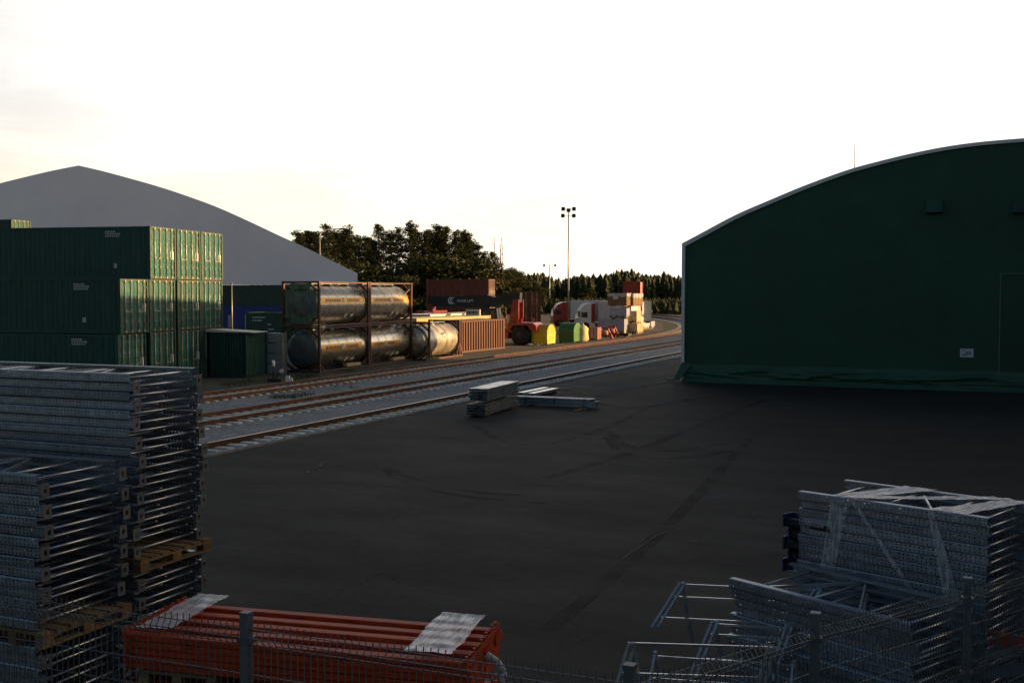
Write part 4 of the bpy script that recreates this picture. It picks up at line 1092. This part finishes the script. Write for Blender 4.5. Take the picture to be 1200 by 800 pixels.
M_cream = mat('cream wrap', (.58, .46, .24), .5, var=.3)
pk = [(718,121,0,(3.0,1.2,1.6),M_blue,.92,'long bluish wrapped timber pack, lowest in front of the white lorry'),
      (726,121,1.63,(1.9,1.2,1.15),M_blue,.8,'short bluish wrapped timber pack on top of the long one'),
      (726,126,2.95,(2.2,2.2,1.45),M_wrap,.25,'brown timber pack with torn white cover, high over the bluish packs'),
      (739,127,0,(1.2,3.4,1.5),M_wrap,.9,'white wrapped timber pack at ground level behind the cream one'),
      (739,127,1.53,(1.2,3.4,1.4),M_wrap,.7,'white wrapped timber pack in the middle of the brown topped column'),
      (742,128,2.96,(1.2,3.2,1.4),M_wrap,.35,'topmost brown timber pack with sunlit white end'),
      (745,122,0,(1.0,2.0,1.1),M_cream,.95,'cream wrapped timber pack nearest the track'),
      (744,123,1.13,(.9,2.0,1.3),M_cream,.95,'upper cream wrapped timber pack with bright sunlit end'),
      (751,134,0,(1.1,3.4,1.6),M_wrap,.9,'far white wrapped timber pack at the bend, lower one'),
      (751,134,1.63,(1.1,3.2,1.7),M_wrap,.85,'far white wrapped timber pack at the bend, upper one'),
      (758,138,0,(1.5,2.2,.9),M_blue,.8,'small blue grey wrapped pack at the bend of the track'),
      (727,113,0,(2.0,1.0,.35),M_dark,.5,'low dark covered stack of boards beside the steel stands')]
for px, d, z, s, w, dr, lb in pk: pack(lb, D(px, d, z), s, R(rnd.uniform(-3, 4)), w, dr)
t = thing('red_tower_box', 'dark red container block rising behind the timber packs', 'container', D(741, 150), R(12)); k = MB()
corr(k, (-1.1,-1.2,0),(1.1,-1.2,0),0,5.9,(0,-1,0)); corr(k,(1.1,-1.2,0),(1.1,3,0),0,5.9,(1,0,0)); k.box((-1.1,-1.15,5.85),(1.1,3,5.95)); k.build('body', M_red, t, recalc=False)
k = MB()
for sx in (-1.1,1.1):
    for sy in (-1.2,3): k.cbox((sx,sy,2.98),(.14,.14,5.96))
for z in (2.95,5.9): k.box((-1.1,-1.26,z-.07),(1.1,-1.14,z+.07))
k.build('frame', M_red, t)

# ------------------------------------------------------------------ lamp masts
def mast(label, px, d, top, heads, r=.14):
    H = CAMH + (HOR - top) / F * d
    t = thing('lamp_mast', label, 'lamp mast', D(px, d), YAW)
    k = MB(); k.tube((0,0,0),(0,0,H),r,r*.5,12); k.cbox((0,0,.3),(.5,.5,.6)); k.build('pole', M_pole, t)
    k = MB(); xs = [h_[0] for h_ in heads]
    for z in sorted(set(h_[1] for h_ in heads)): k.bar((min(xs),0,H+z),(max(xs),0,H+z),.045)
    k.tube((0,0,H),(0,0,H+.35),.06,n=8); k.build('crossarm', M_pole, t)
    for x, z in heads:
        k = MB(); k.prism([(-.22,-.10),(.16,-.24),(.25,.10),(-.16,.24)], x-.24, x+.24, 'yz'); o = k.build('floodlight', M_dark, t); o.location = (0, 0, H + z)
mast('tall floodlight mast standing behind the lorries', 666, 148, 248, [(-.72,.3),(.72,.3),(0,.12),(-.76,-.6),(.7,-.6)])
mast('smaller twin headed lamp mast left of the floodlight mast', 644, 260, 312, [(-1.3,.2),(1.3,.2)], .14)
d = 128; H = CAMH + (HOR - 269) / F * d
t = thing('street_lamp', 'curved arm street lamp rising behind the grey hangar roof', 'street lamp', D(375.5, d), YAW)
k = MB(); k.tube((0,0,0),(0,0,H-.9),.11,.07,10); pts = [(0,0,H-.9),(.12,0,H-.45),(.45,0,H-.12),(1.0,0,H),(2.3,0,H+.05)]
for a, b in zip(pts, pts[1:]): k.tube(a, b, .06, n=8)
k.build('pole', M_pole, t); k = MB(); k.prism([(2.2,.0),(2.4,.14),(2.95,.12),(3.05,.02),(2.9,-.06),(2.3,-.07)], -.15, .15); o = k.build('lamp_head', M_dark, t); o.location = (0,0,H)

# ------------------------------------------------------------------ point indicator, small debris, grass
p = G(322.5, 447)
t = thing('point_lever', 'low point lever with round white indicator disc beside the track', 'point lever', p, R(20))
k = MB(); k.box((-.35,-.2,0),(.35,.2,.16)); k.tube((-.1,0,.16),(-.1,0,.8),.03,n=8); k.bar((0,0,.16),(.32,0,.55),.05); k.build('stand', M_dark, t)
k = MB(); k.lathe([(-.03,.17),(.06,.17),(.06,.02)], (-.1,0,.92), 'x', 20); k.build('disc', M_white, t)
k = MB(); k.tube((.32,-.05,.55),(.32,.05,.55),.10,n=12); k.build('counterweight', M_white, t)
k = MB(); k.box((.55,-.12,0),(.75,.12,.3)); k.box((.8,-.1,0),(.9,.1,.2)); k.build('box', M_white, t)
def tuft(mb, c, n, rad, h, r):
    for _ in range(n):
        a = r.uniform(0,6.28); q = c + Vector((math.cos(a), math.sin(a), 0)) * rad * math.sqrt(r.random()); b = r.uniform(0,6.28); w = .012
        tip = q + Vector((r.uniform(-.1,.1), r.uniform(-.1,.1), h*r.uniform(.5,1.1)))
        mb.add([q+Vector((math.cos(b)*w,math.sin(b)*w,0)), q-Vector((math.cos(b)*w,math.sin(b)*w,0)), tip], [(0,1,2)])
gr = MB(); r = random.Random(11)
for px, py, n, rad in ((335,466,260,.7),(357,463,120,.5),(358,441,240,.8),(345,444,120,.7),(300,447,160,.9),(275,451,140,.8),(470,432,120,.6),(610,403,100,.8),(408,435,100,.5)): tuft(gr, G(px, py), n, rad, .22, r)
for _ in range(60): q = G(r.uniform(262, 420), r.uniform(444, 458)); tuft(gr, q, 14, .3, .12, r)
for _ in range(500):
    q = D(r.uniform(600, 800), r.uniform(190, 420)); tuft(gr, q, 10, 1.5, .7, r)
stuff(gr.build('grass', M_grass, recalc=False))
for px, py, lb in ((616,403,'crumpled grey sheet scrap on the gravel left of the yellow bin'),(628,405,'small pale scrap in front of the yellow bin')):
    k = MB(); r = random.Random(px); n = 6
    vs = [(.28*(i-n/2)+r.uniform(-.05,.05), .2*(j-2)+r.uniform(-.05,.05), abs(r.gauss(.1,.08))) for j in range(5) for i in range(n)]
    k.add(vs, [(j*n+i, j*n+i+1, (j+1)*n+i+1, (j+1)*n+i) for j in range(4) for i in range(n-1)]); o = k.build('sheet_scrap', M_grey, recalc=False); o.location = G(px, py); tag(o, lb, 'scrap')

gr = MB(); r = random.Random(21)
for _ in range(170):
    q = G(r.uniform(250, 1190), 470 + 320 * r.random() ** 1.5); z = r.uniform(.004, .013)
    vs = [(q.x + z*1.3*math.cos(a_)*r.uniform(.6, 1.3), q.y + z*1.3*math.sin(a_)*r.uniform(.6, 1.3), 0) for a_ in (0, 1.3, 2.5, 3.8, 5.0)] + [(q.x, q.y, z)]
    gr.add(vs, [(i, (i+1) % 5, 5) for i in range(5)])
stuff(gr.build('grit', M_yard, recalc=False))

# ------------------------------------------------------------------ steel bundles on the asphalt
bx = G(568, 489); ang = R(90 + 23.3 - 18.4)
e1 = Vector((math.cos(ang), math.sin(ang), 0)); e2 = Vector((-math.sin(ang), math.cos(ang), 0))
def bundle(label, base, z, L, nx, nz, w, h, rz, mt, cat='steel bundle', name='steel_bundle', top=None):
    t = thing(name, label, cat, base + Vector((0,0,z)), rz, None)
    for j in range(nz):
        for i in range(nx):
            k = MB(); y = (i - (nx-1)/2) * w; z0 = .06 + j*h; o = rnd.uniform(-.13,.13)
            k.box((o,y-w*.43,z0),(L+o,y+w*.43,z0+.012)); k.box((o,y-w*.43,z0+.012),(L+o,y-w*.43+.012,z0+h*.86)); k.box((o,y+w*.43-.012,z0+.012),(L+o,y+w*.43,z0+h*.86))
            k.box((o+.01,y-w*.43+.013,z0+h*.86-.012),(L+o-.01,y+w*.43-.013,z0+h*.86-.001))
            k.build('beam', mt if not (top and j == nz-1) else top, t)  # top layer gets paler steel in place of light from above
    k = MB()
    for x in (.5, L-.5): k.box((x-.05,-nx*w/2,0),(x+.05,nx*w/2,.055))
    k.build('bearer', M_wood, t)
    for x in (.4, L*.5, L-.4):
        k = MB()
        k.box((x-.012,-nx*w/2-.006,.05),(x+.012,-nx*w/2-.002,.06+nz*h)); k.box((x-.012,-nx*w/2-.006,.06+nz*h),(x+.012,nx*w/2,.064+nz*h)); k.build('strap', M_dark, t)
    return t
bundle('lower weathered steel beam bundle standing on the asphalt near the rails', bx + e2*.36 + e1*.0, 0, 3.7, 6, 4, .125, .105, ang, M_zincd)
bundle('upper steel beam bundle with top layer paled as if lit, resting on the weathered bundle', bx + e2*.34 + e1*.25, .52, 3.7, 6, 4, .12, .115, ang, M_zinc, top=M_zincl)
pz = G(608, 474); pq = G(698, 478); dv = (pq - pz); ang2 = math.atan2(dv.y, dv.x)
bundle('low bluish bundle of long steel posts lying across the asphalt', pz, 0, dv.length, 4, 3, .13, .105, ang2, M_zinc)
for i, (a, b, lb) in enumerate((((610,466),(640,459.5),'left'),((622,467),(651,460.5),'right'))):
    p, q = G(*a), G(*b); d_ = q - p; t = thing('white_profile', '%s of the two pale steel profiles lying behind the post bundle' % lb, 'steel profile', p + Vector((0,0,.12)), math.atan2(d_.y, d_.x))
    k = MB(); L = d_.length; k.box((0,-.16,.10),(L,.16,.115)); k.box((0,-.16,0),(L,-.145,.10)); k.box((0,.145,0),(L,.16,.10)); k.build('web', M_zincl, t)
    for x in (.4, L-.4): k = MB(); k.box((x-.05,-.2,-.12),(x+.05,.2,-.001)); k.build('bearer', M_wood, t)
p, q = G(672, 482), G(686, 479); d_ = q - p
t = thing('wood_batten', 'short wooden batten lying in front of the post bundle', 'batten', p, math.atan2(d_.y, d_.x)); k = MB(); k.box((0,-.04,0),(d_.length,.04,.05)); k.box((.05,-.042,.05),(d_.length-.1,.03,.056)); k.build('stick', M_wood, t)

# ================================================================== FOREGROUND: rack frames
FD = 1.14                                     # frame depth
def make_frame(name, label, group, L, plate, xo=0):
    # x runs from -L to 0 (0 = the end that shows), y from 0 to FD, z 0..0.1
    t = thing(name, label, 'rack frame', (0,0,0), 0, group)
    for y0, s in ((0, 1), (FD, -1)):
        k = MB(); w = .085; th = .003
        k.box((-L,y0,.012),(0,y0+s*th,.088)); k.prism([(y0,.088),(y0+s*.010,.0985),(y0+s*.013,.0985),(y0+s*.003,.088)],-L,0,'yz'); k.prism([(y0,.012),(y0+s*.010,.0015),(y0+s*.013,.0015),(y0+s*.003,.012)],-L,0,'yz')
        k.box((-L,y0+s*.011,.002),(0,y0+s*w,.005)); k.box((-L,y0+s*.011,.095),(0,y0+s*w,.098))
        k.box((-L,y0+s*w,.002),(0,y0+s*(w+th),.024)); k.box((-L,y0+s*w,.076),(0,y0+s*(w+th),.098))
        k.build('post', M_perf, t)
    xs = [-.10, -.55, -1.2, -1.85, -2.5, -3.1]
    for i, x in enumerate(xs):
        if x < -L+.1: break
        k = MB(); k.tube((x, .05, .05), (x, FD-.05, .05), .014, n=8); k.build('brace', M_zincl, t)
        if i and i < len(xs)-1 and xs[i+1] > -L+.1:
            k = MB(); a, b = (.06, FD-.06) if i % 2 else (FD-.06, .06); k.bar((x-.03, a, .05), (xs[i+1]+.03, b, .05), .022, .03); k.build('diagonal', M_zincl, t)
    if plate:
        for y in (.045, FD-.045):
            k = MB(); a, b = .0525, .07; zc = .05; hw, hh = .019, .026
            for c0_, c1_ in (((.001,y-a,zc-b),(.006,y+a,zc-hh)),((.001,y-a,zc+hh),(.006,y+a,zc+b)),((.001,y-a,zc-hh),(.006,y-hw,zc+hh)),((.001,y+hw,zc-hh),(.006,y+a,zc+hh))): k.box(c0_, c1_)
            k.build('foot_plate', M_plate, t)
    return t
FL = 3.4
protoA = make_frame('rack_frame', '', None, FL, True); protoB = make_frame('rack_frame', '', None, FL, False)
used = {protoA.name: False, protoB.name: False}
def put_frame(pr_, loc, rz, label, group):
    if not used[pr_.name]: o = pr_; used[pr_.name] = True
    else: o = copy_tree(pr_); o.name = 'rack_frame'
    o.location = loc; o.rotation_euler = (R(rnd.uniform(-.10, .10)), R(rnd.uniform(-.06, .06)), rz); tag(o, label, 'rack frame', group)
    return o
def stack(r_end, u0, ztop, n, label, group, pitch, rz=0, wob=.03, drift=0):
    for i in range(n):
        z = ztop - pitch * (i + 1)
        if z < .13: break
        d_ = drift * math.sin(i * .45)
        put_frame(protoA if i % 2 else protoB, (r_end + rnd.uniform(-wob, wob) + d_ + (0 if i % 2 else -.06), u0 + rnd.uniform(-.012, .012) + (.022 if i % 2 else 0), z), rz + R(rnd.uniform(-.35, .35)), label, group)
def make_pallet(label, loc, rz, group='pallets under the rack frames'):
    t = thing('wooden_pallet', label, 'pallet', loc, rz, group); Lx, Ly = .8, 1.2     # blocks end facing +x
    for i in range(7): k = MB(); y = -Ly/2 + .07 + i*(Ly-.14)/6; k.box((-Lx/2, y-.065, .122), (Lx/2, y+.065, .144)); k.build('deck_board', M_wood, t)
    for x in (-Lx/2+.05, 0, Lx/2-.05):
        k = MB(); k.box((x-.05,-Ly/2,.10),(x+.05,Ly/2,.1215)); k.build('stringer', M_wood, t)
        for y in (-Ly/2+.07, 0, Ly/2-.07): k = MB(); k.box((x-.05,y-.07,.022),(x+.05,y+.07,.0995)); k.build('block', M_wood, t)
        k = MB(); k.box((x-.05,-Ly/2,0),(x+.05,Ly/2,.0215)); k.build('bottom_board', M_wood, t)
    return t
# back left stack
bc = G(157, 438, 3.68); rE, uB = bc.x, bc.y
pt = .1015
stack(rE, uB, 3.68, 20, 'galvanised rack frame in the tall left stack, above its tilted pallet', 'frames in the tall left stack above the pallet', pt, 0, .03, -.04)
zP = 3.68 - 20 * pt - .15
for k_, xo in ((0, -.36), (1, -2.3)):
    make_pallet(['wooden pallet with orange corner block in the tall left stack', 'hidden second pallet farther along the tall left stack'][k_] if k_ == 0 else 'second wooden pallet deeper in the tall left stack', (rE + xo + .02, uB + FD/2 + .02, zP), 0)
stack(rE - .01, uB, zP - .004, 14, 'galvanised rack frame in the tall left stack, below its pallet', 'frames in the tall left stack below the pallet', pt)
# front left stack
fc = G(48, 557, 2.81); rF, uF = fc.x, fc.y
stack(rF, uF - .02, 2.81, 15, 'galvanised rack frame in the lower left stack nearest the fence, above its pallet', 'frames in the lower left stack above the pallet', pt, 0, .025, .03)
zQ = 2.81 - 15 * pt - .15
for k_, xo in ((0, -.36), (1, -2.3)):
    make_pallet('wooden pallet seen through the fence in the lower left stack' if k_ == 0 else 'second wooden pallet deeper in the lower left stack', (rF + xo, uF + FD/2 - .02, zQ), 0)
stack(rF, uF - .02, zQ - .004, 10, 'galvanised rack frame in the lower left stack nearest the fence, below its pallet', 'frames in the lower left stack below the pallet', pt)
# right stacks: shorter frames, turned
FL2 = 2.14
sA = make_frame('rack_frame', '', None, FL2, True); sB = make_frame('rack_frame', '', None, FL2, False)
used[sA.name] = False; used[sB.name] = False
def turned_stack(near, left, ztop, n, label, group, pitch=.098, wob=.012):
    # near = camera-near right corner (visible end), left = far-left corner
    dv = (near - left); a = math.atan2(dv.y, dv.x)
    for i in range(n):
        z = ztop - pitch * (i + 1)
        if z < .02: break
        put_frame((sB, sA)[(i // 2) % 2 if i % 5 == 0 else 0], (near.x + rnd.uniform(-wob, wob) - math.sin(a)*.02*(i % 3 > 0), near.y + rnd.uniform(-wob, wob) + math.cos(a)*.02*(i % 3 > 0), z), a + R(rnd.uniform(-.5, .5)), label, group)
    return a
HB = 2.30
aB = turned_stack(G(1157, 607, HB), G(935, 575, HB), HB, 22, 'galvanised rack frame in the film wrapped stack at right', 'frames in the film wrapped stack at right')
HL = 1.5
aL = turned_stack(G(1072, 731, HL), G(857, 677, HL), HL, 14, 'galvanised rack frame in the low loose stack in front of the wrapped one', 'frames in the low loose stack at right', wob=.05)
# film over the wrapped stack
nB = G(1157, 607, HB); ex = Vector((math.cos(aB), math.sin(aB), 0)); ey = Vector((-math.sin(aB), math.cos(aB), 0))
def film(label, bands, name='stretch_film'):
    t = thing(name, label, 'stretch film', nB + Vector((0,0,0)), aB)
    t.location.z = HB
    for vs in bands:
        k = MB(); n = 18; m_ = 5; r = random.Random(len(bands)+int(vs[0][0]*100)); P = []
        a0, a1, b0, b1 = [Vector(v) for v in vs]
        nrm = (a1-a0).cross(b0-a0).normalized()
        for i in range(n+1):
            for j in range(m_+1):
                q = a0.lerp(a1, i/n).lerp(b0.lerp(b1, i/n), j/m_)
                P.append(q + nrm*r.uniform(-.006,.006))
        k.add(P, [(i*(m_+1)+j, i*(m_+1)+j+1, (i+1)*(m_+1)+j+1, (i+1)*(m_+1)+j) for i in range(n) for j in range(m_)], True)
        k.build('film_strip', M_filmf if abs(a1.z) > .5 else M_film, t, recalc=False)
    return t
z_ = .012; y_ = -.012
film('clear stretch film crossing the top and face of the right frame stack', [
    ((-1.72,0,z_),(-1.42,FD,z_),(-1.45,0,z_),(-1.02,FD,z_)),
    ((-1.60,0,z_*1.6),(-.40,FD,z_*1.6),(-1.35,0,z_*1.6),(-.12,FD,z_*1.6)),
    ((-.62,0,z_),(-.22,FD,z_),(-.22,0,z_),(.0,FD,z_)),
    ((-1.72,y_,0),(-1.86,y_*1.5,-.95),(-1.50,y_,0),(-1.70,y_*1.5,-.95)),
    ((-1.50,y_*1.8,0),(-.72,y_*2.2,-.98),(-1.44,y_*1.8,0),(-.66,y_*2.2,-.98)),
    ((-.62,y_,0),(-.42,y_*1.5,-.9),(-.55,y_,0),(-.25,y_*1.5,-.9)),
])
# blue plastic caps of frame ends at the left of the wrapped stack
for i in range(5):
    c = G(935, 575, HB) - ex * (.10 - .07 * (i % 2)) + ey * .12; c.z = HB - .42 - i * .13
    t = thing('beam_end', 'dark blue beam end sticking out left of the wrapped stack, %s of five' % ['topmost', 'second', 'middle', 'fourth', 'lowest'][i], 'beam end', c, aB + R(8*((i % 3)-1)), 'blue beam ends left of the wrapped stack')
    k = MB(); k.box((-.10,-.05,0),(.5,.05,.07)); k.build('beam', M_dark, t); k = MB(); k.box((-.12,-.08,-.03),(-.10,.10,.12)); k.box((-.10,.085,-.03),(.02,.10,.12)); k.build('end_plate', M_bluecap, t)
# loose rack ends leaning about in front
def leaning(label, foot_px, foot_h, top_px, top_h, width_px, rungs, twin):
    a = G(foot_px[0], foot_px[1], foot_h); b = G(top_px[0], top_px[1], top_h); c = G(width_px[0], width_px[1], top_h)
    wv = c - b; t = thing('loose_rack_frame', label, 'rack frame', (a.x, a.y, 0), 0, 'loose frames leaning at right')
    o = Vector((a.x, a.y, 0)); ax_ = (b - a).normalized(); wd = wv.normalized(); nn = ax_.cross(wd).normalized()
    for off in (Vector((0,0,0)), wv):
        k = MB()
        for s in ((-.03, .03) if twin else (0,)):
            p = a - o + off + wd*s; q = b - o + off + wd*s; k.bar(p, q, .024, .05, nn)
        k.bar(b - o + off - nn*.03, b - o + off - nn*.03 + Vector((.08,.16,-.75)), .028, .035)
        k.build('post', M_zincp, t)
    for f in rungs:
        p = a.lerp(b, f) - o + nn*.05; k = MB(); k.bar(p, p + wv, .018, .022); k.build('rung', M_zincl, t)
leaning('upper loose frame with twin posts leaning left of the low stack', (767,735), 1.0, (800,683), 1.42, (958,690), (.25,.72,1), True)
leaning('nearest loose frame leaning behind the fence corner', (722,815), .75, (741,752), 1.25, (905,757), (.4,.96), True)
leaning('loose frame lying between the two leaning ones', (812,792), .7, (838,728), 1.15, (925,733), (.35,.8,.99), True)
leaning('lowest loose frame half hidden behind the right fence', (757,822), .6, (768,764), 1.0, (930,775), (.5,.95), False)
# white sheet end and orange piece at the right edge, behind the fence
p = G(1185, 745, 1.0)
t = thing('orange_beam', 'short orange beam end behind the fence at the right edge', 'rack beam', (p.x, p.y, .9), R(-10)); k = MB(); k.box((-.5,-.05,0),(1.6,.05,.1)); k.box((-.5,-.052,.1),(1.6,0,.13)); k.build('beam', M_orange, t)
k = MB(); k.box((-.52,-.08,-.05),(-.5,.08,.16)); k.build('end_plate', M_orange, t)
for i in range(4):
    p = G(1190, 760 + i*10, .85); t = thing('steel_post', 'galvanised post in the loose pile at the right edge, %s' % ['uppermost', 'second from top', 'third from top', 'lowest'][i], 'steel post', (p.x, p.y, .78 - i*.1), R(35 + 3*i), 'posts in the pile at the right edge')
    k = MB(); k.box((-.7,-.05,0),(1.6,.05,.004)); k.box((-.7,-.05,.004),(1.6,-.046,.09)); k.box((-.7,.046,.004),(1.6,.05,.09)); k.build('channel', M_zinc, t); k = MB(); k.box((-.706,-.06,-.01),(-.701,.06,.1)); k.build('foot_plate', M_plate, t)

# ------------------------------------------------------------------ orange beams
oh = 1.40
nl, nr = G(147, 740, oh), G(553, 776, oh)
od = nr - nl; oa = math.atan2(od.y, od.x); OL = od.length; ey_o = Vector((-math.sin(oa), math.cos(oa), 0)); ex_o = Vector((math.cos(oa), math.sin(oa), 0))
def make_beam(label, group):
    t = thing('orange_beam', label, 'rack beam', (0,0,0), 0, group)
    k = MB(); k.prism([(0,0),(.16,0),(.165,.006),(.165,.030),(.16,.035),(.112,.036),(.106,.041),(.106,.050),(.100,.056),(.006,.056),(0,.050)], .05, OL-.05, 'yz')
    k.build('beam', M_orange, t)
    for x in (.0, OL-.05):
        k = MB(); k.box((x,-.02,-.012),(x+.05,.0,.085)); k.box((x+(.0 if x < 1 else .046),-.0,-.012),(x+(.004 if x < 1 else .05),.19,.085))
        for q in range(3): k.box((x+.01,-.034,.0+q*.03),(x+.04,-.02,.014+q*.03))
        k.box((x+.005,.02,.085),(x+.03,.05,.105)); k.box((x+.005,.10,.085),(x+.03,.13,.1)); k.box((x+.005,.15,.085),(x+.03,.18,.1))
        k.build('connector', M_orange, t)
    return t
beam = make_beam('', None); first = True
NY, PY, LZ = 5, .235, .067
def beam_bundle(zt, nz, label, group):
    global first
    for j in range(nz):
        for i in range(NY):
            if first: o = beam; first = False
            else: o = copy_tree(beam); o.name = 'orange_beam'
            q = nl + ey_o * (i*PY + rnd.uniform(-.012,.012)) + ex_o * (rnd.uniform(-.025,.025) - .012*i)
            o.location = (q.x, q.y, zt - (j+1)*LZ); o.rotation_euler = (0, 0, oa + R(rnd.uniform(-.15,.15)))
            tag(o, label, 'rack beam', group)
beam_bundle(oh, 5, 'orange rack beam in the film tied upper bundle behind the fence', 'orange beams of the upper bundle')
beam_bundle(oh - 5*LZ - .17, 5, 'orange rack beam in the lower bundle under the pallets', 'orange beams of the lower bundle')
for k_, f in enumerate((.16, .78)):
    for lv, zz in (('between the two orange bundles', oh - 5*LZ - .155), ('on the ground under the orange bundles', .0)):
        q = nl + ex_o * (OL*f) + ey_o * .58; z2 = zz if zz else oh - 10*LZ - .17 - .15
        make_pallet(['left', 'right'][k_] + ' wooden pallet ' + lv, (q.x, q.y, z2), oa, 'pallets under the orange beams')
zg = oh - 10*LZ - .17 - .15
for k_, f in enumerate((.16, .78)):
    for s in (.15, 1.0):
        q = nl + ex_o*(OL*f) + ey_o*s; t = thing('timber_block', 'rough timber block under the %s end of the orange bundle, %s' % (['left', 'right'][k_], 'fence side' if s < .5 else 'yard side'), 'timber block', (q.x, q.y, 0), oa)
        k = MB(); k.box((-.3,-.08,0),(.3,.08,zg-.003)); k.build('block', M_wood, t)
def orange_film(label, x0, x1, skew):
    t = thing('stretch_film', label, 'stretch film', (nl.x, nl.y, oh), oa)
    n, m_ = 30, 8; P = []; r = random.Random(int(x0*10)); k = MB(); Dp = NY*PY
    for i in range(n+1):
        f = i/n
        for j in range(m_+1):
            x = x0 + (x1-x0)*j/m_ + skew*f; P.append((x + r.uniform(-.006,.006) + .012*math.sin(f*7+j*.7), Dp*f - .02, .064 + .003*math.cos(f*NY*6.28) + r.gauss(0,.003)))
    k.add(P, [(i*(m_+1)+j, i*(m_+1)+j+1, (i+1)*(m_+1)+j+1, (i+1)*(m_+1)+j) for i in range(n) for j in range(m_)], True)
    k.build('film_top', M_film, t, recalc=False)
orange_film('milky stretch film over the left end of the orange bundle', .12, .46, -.03)
orange_film('milky stretch film over the right end of the orange bundle', OL-.62, OL-.18, -.03)
# torn film tail hanging at the right end
q = nr + ey_o * .35 + ex_o*.03
t = thing('plastic_pipe', 'pale bent plastic pipe hanging at the right end of the orange bundle', 'pipe', (q.x, q.y, oh-.12), oa)
k = MB(); pts = [(.0,0,.08),(.09,.02,.02),(.15,.02,-.07),(.14,0,-.17),(.06,-.03,-.24),(-.02,-.06,-.32)]
for a, b in zip(pts, pts[1:]): k.tube(a, b, .032, n=10)
k.build('hose', M_pipe, t)

# ------------------------------------------------------------------ mesh fence
def fence(label, posts, group, skip=False):
    t = thing('mesh_fence', label, 'fence', (posts[0].x, posts[0].y, 0), 0, group); o = Vector((posts[0].x, posts[0].y, 0))
    for p in posts[1 if skip else 0:]:
        k = MB(); q = p - o; k.cbox((q.x, q.y, p.z/2 + .02), (.06, .06, p.z + .04)); po = k.build('post', M_fence, t)
        k = MB(); k.cbox((q.x, q.y, p.z + .052), (.068, .068, .022)); k.build('cap', M_fence, po)
        for z in (p.z-.12, p.z-.75, p.z-1.4): k = MB(); k.cbox((q.x, q.y, z), (.10, .085, .035)); k.build('clamp', M_fence, po)
    for a, b in zip(posts, posts[1:]):
        k = MB(); A, B = a - o, b - o; d = (B - A); L = Vector((d.x, d.y, 0)).length; e = Vector((d.x, d.y, 0)) / L; nn = Vector((e.y, -e.x, 0))
        if nn.dot(Vector((0,0,0)) - (o + A)) < 0: nn = -nn
        zt = (a.z + b.z) / 2; za = a.z; zb_ = b.z; w = .0050
        # the V folds: depth profile down the panel
        folds = [.05, .67, 1.29, 1.90]
        hz = []
        for f in folds: hz += [(f, 0), (f+.05, .035), (f+.10, 0)]
        hz += [(f+.10+.20, 0) for f in folds[:3]] + [(f+.10+.38, 0) for f in folds[:3]]
        def top(s): return za + (zb_-za)*s/L
        for f, dp in hz:
            p = A + e*.03; q = B - e*.03; k.bar((p.x+nn.x*dp, p.y+nn.y*dp, top(0)-f), (q.x+nn.x*dp, q.y+nn.y*dp, top(L)-f), w*1.15)
        s = .05
        prof_ = [(0,0)]
        for f in folds: prof_ += [(f,0),(f+.05,.035),(f+.10,0)]
        prof_ += [(2.3,0)]
        while s < L-.03:
            p = A + e*s
            for (f0,d0),(f1,d1) in zip(prof_, prof_[1:]): k.bar((p.x+nn.x*(d0+.005), p.y+nn.y*(d0+.005), top(s)-f0), (p.x+nn.x*(d1+.005), p.y+nn.y*(d1+.005), top(s)-f1), w, None, (e.x,e.y,0))
            s += .05
        k.build('mesh_panel', M_fence, t, recalc=False)
pc = D(740, 6.21, 2.40); p1 = D(285, 7.17, 2.42); dlt = p1 - pc
fence('grey wire mesh fence running left in front of the rack frames and orange beams', [pc + Vector((0,0,0)), p1, p1 + Vector((dlt.x, dlt.y, 0)), p1 + Vector((dlt.x*2, dlt.y*2, 0))], None)
q1 = D(960, 7.5, 2.32); q2 = D(1140, 9.2, 2.12); q3 = q2 + (q2 - q1)
pc2 = pc + (q1 - pc).normalized() * .04; pc2.z = 2.38
fence('grey wire mesh fence running right in front of the wrapped frame stack', [pc2, q1, q2, q3, q3 + (q2-q1)], None, True)
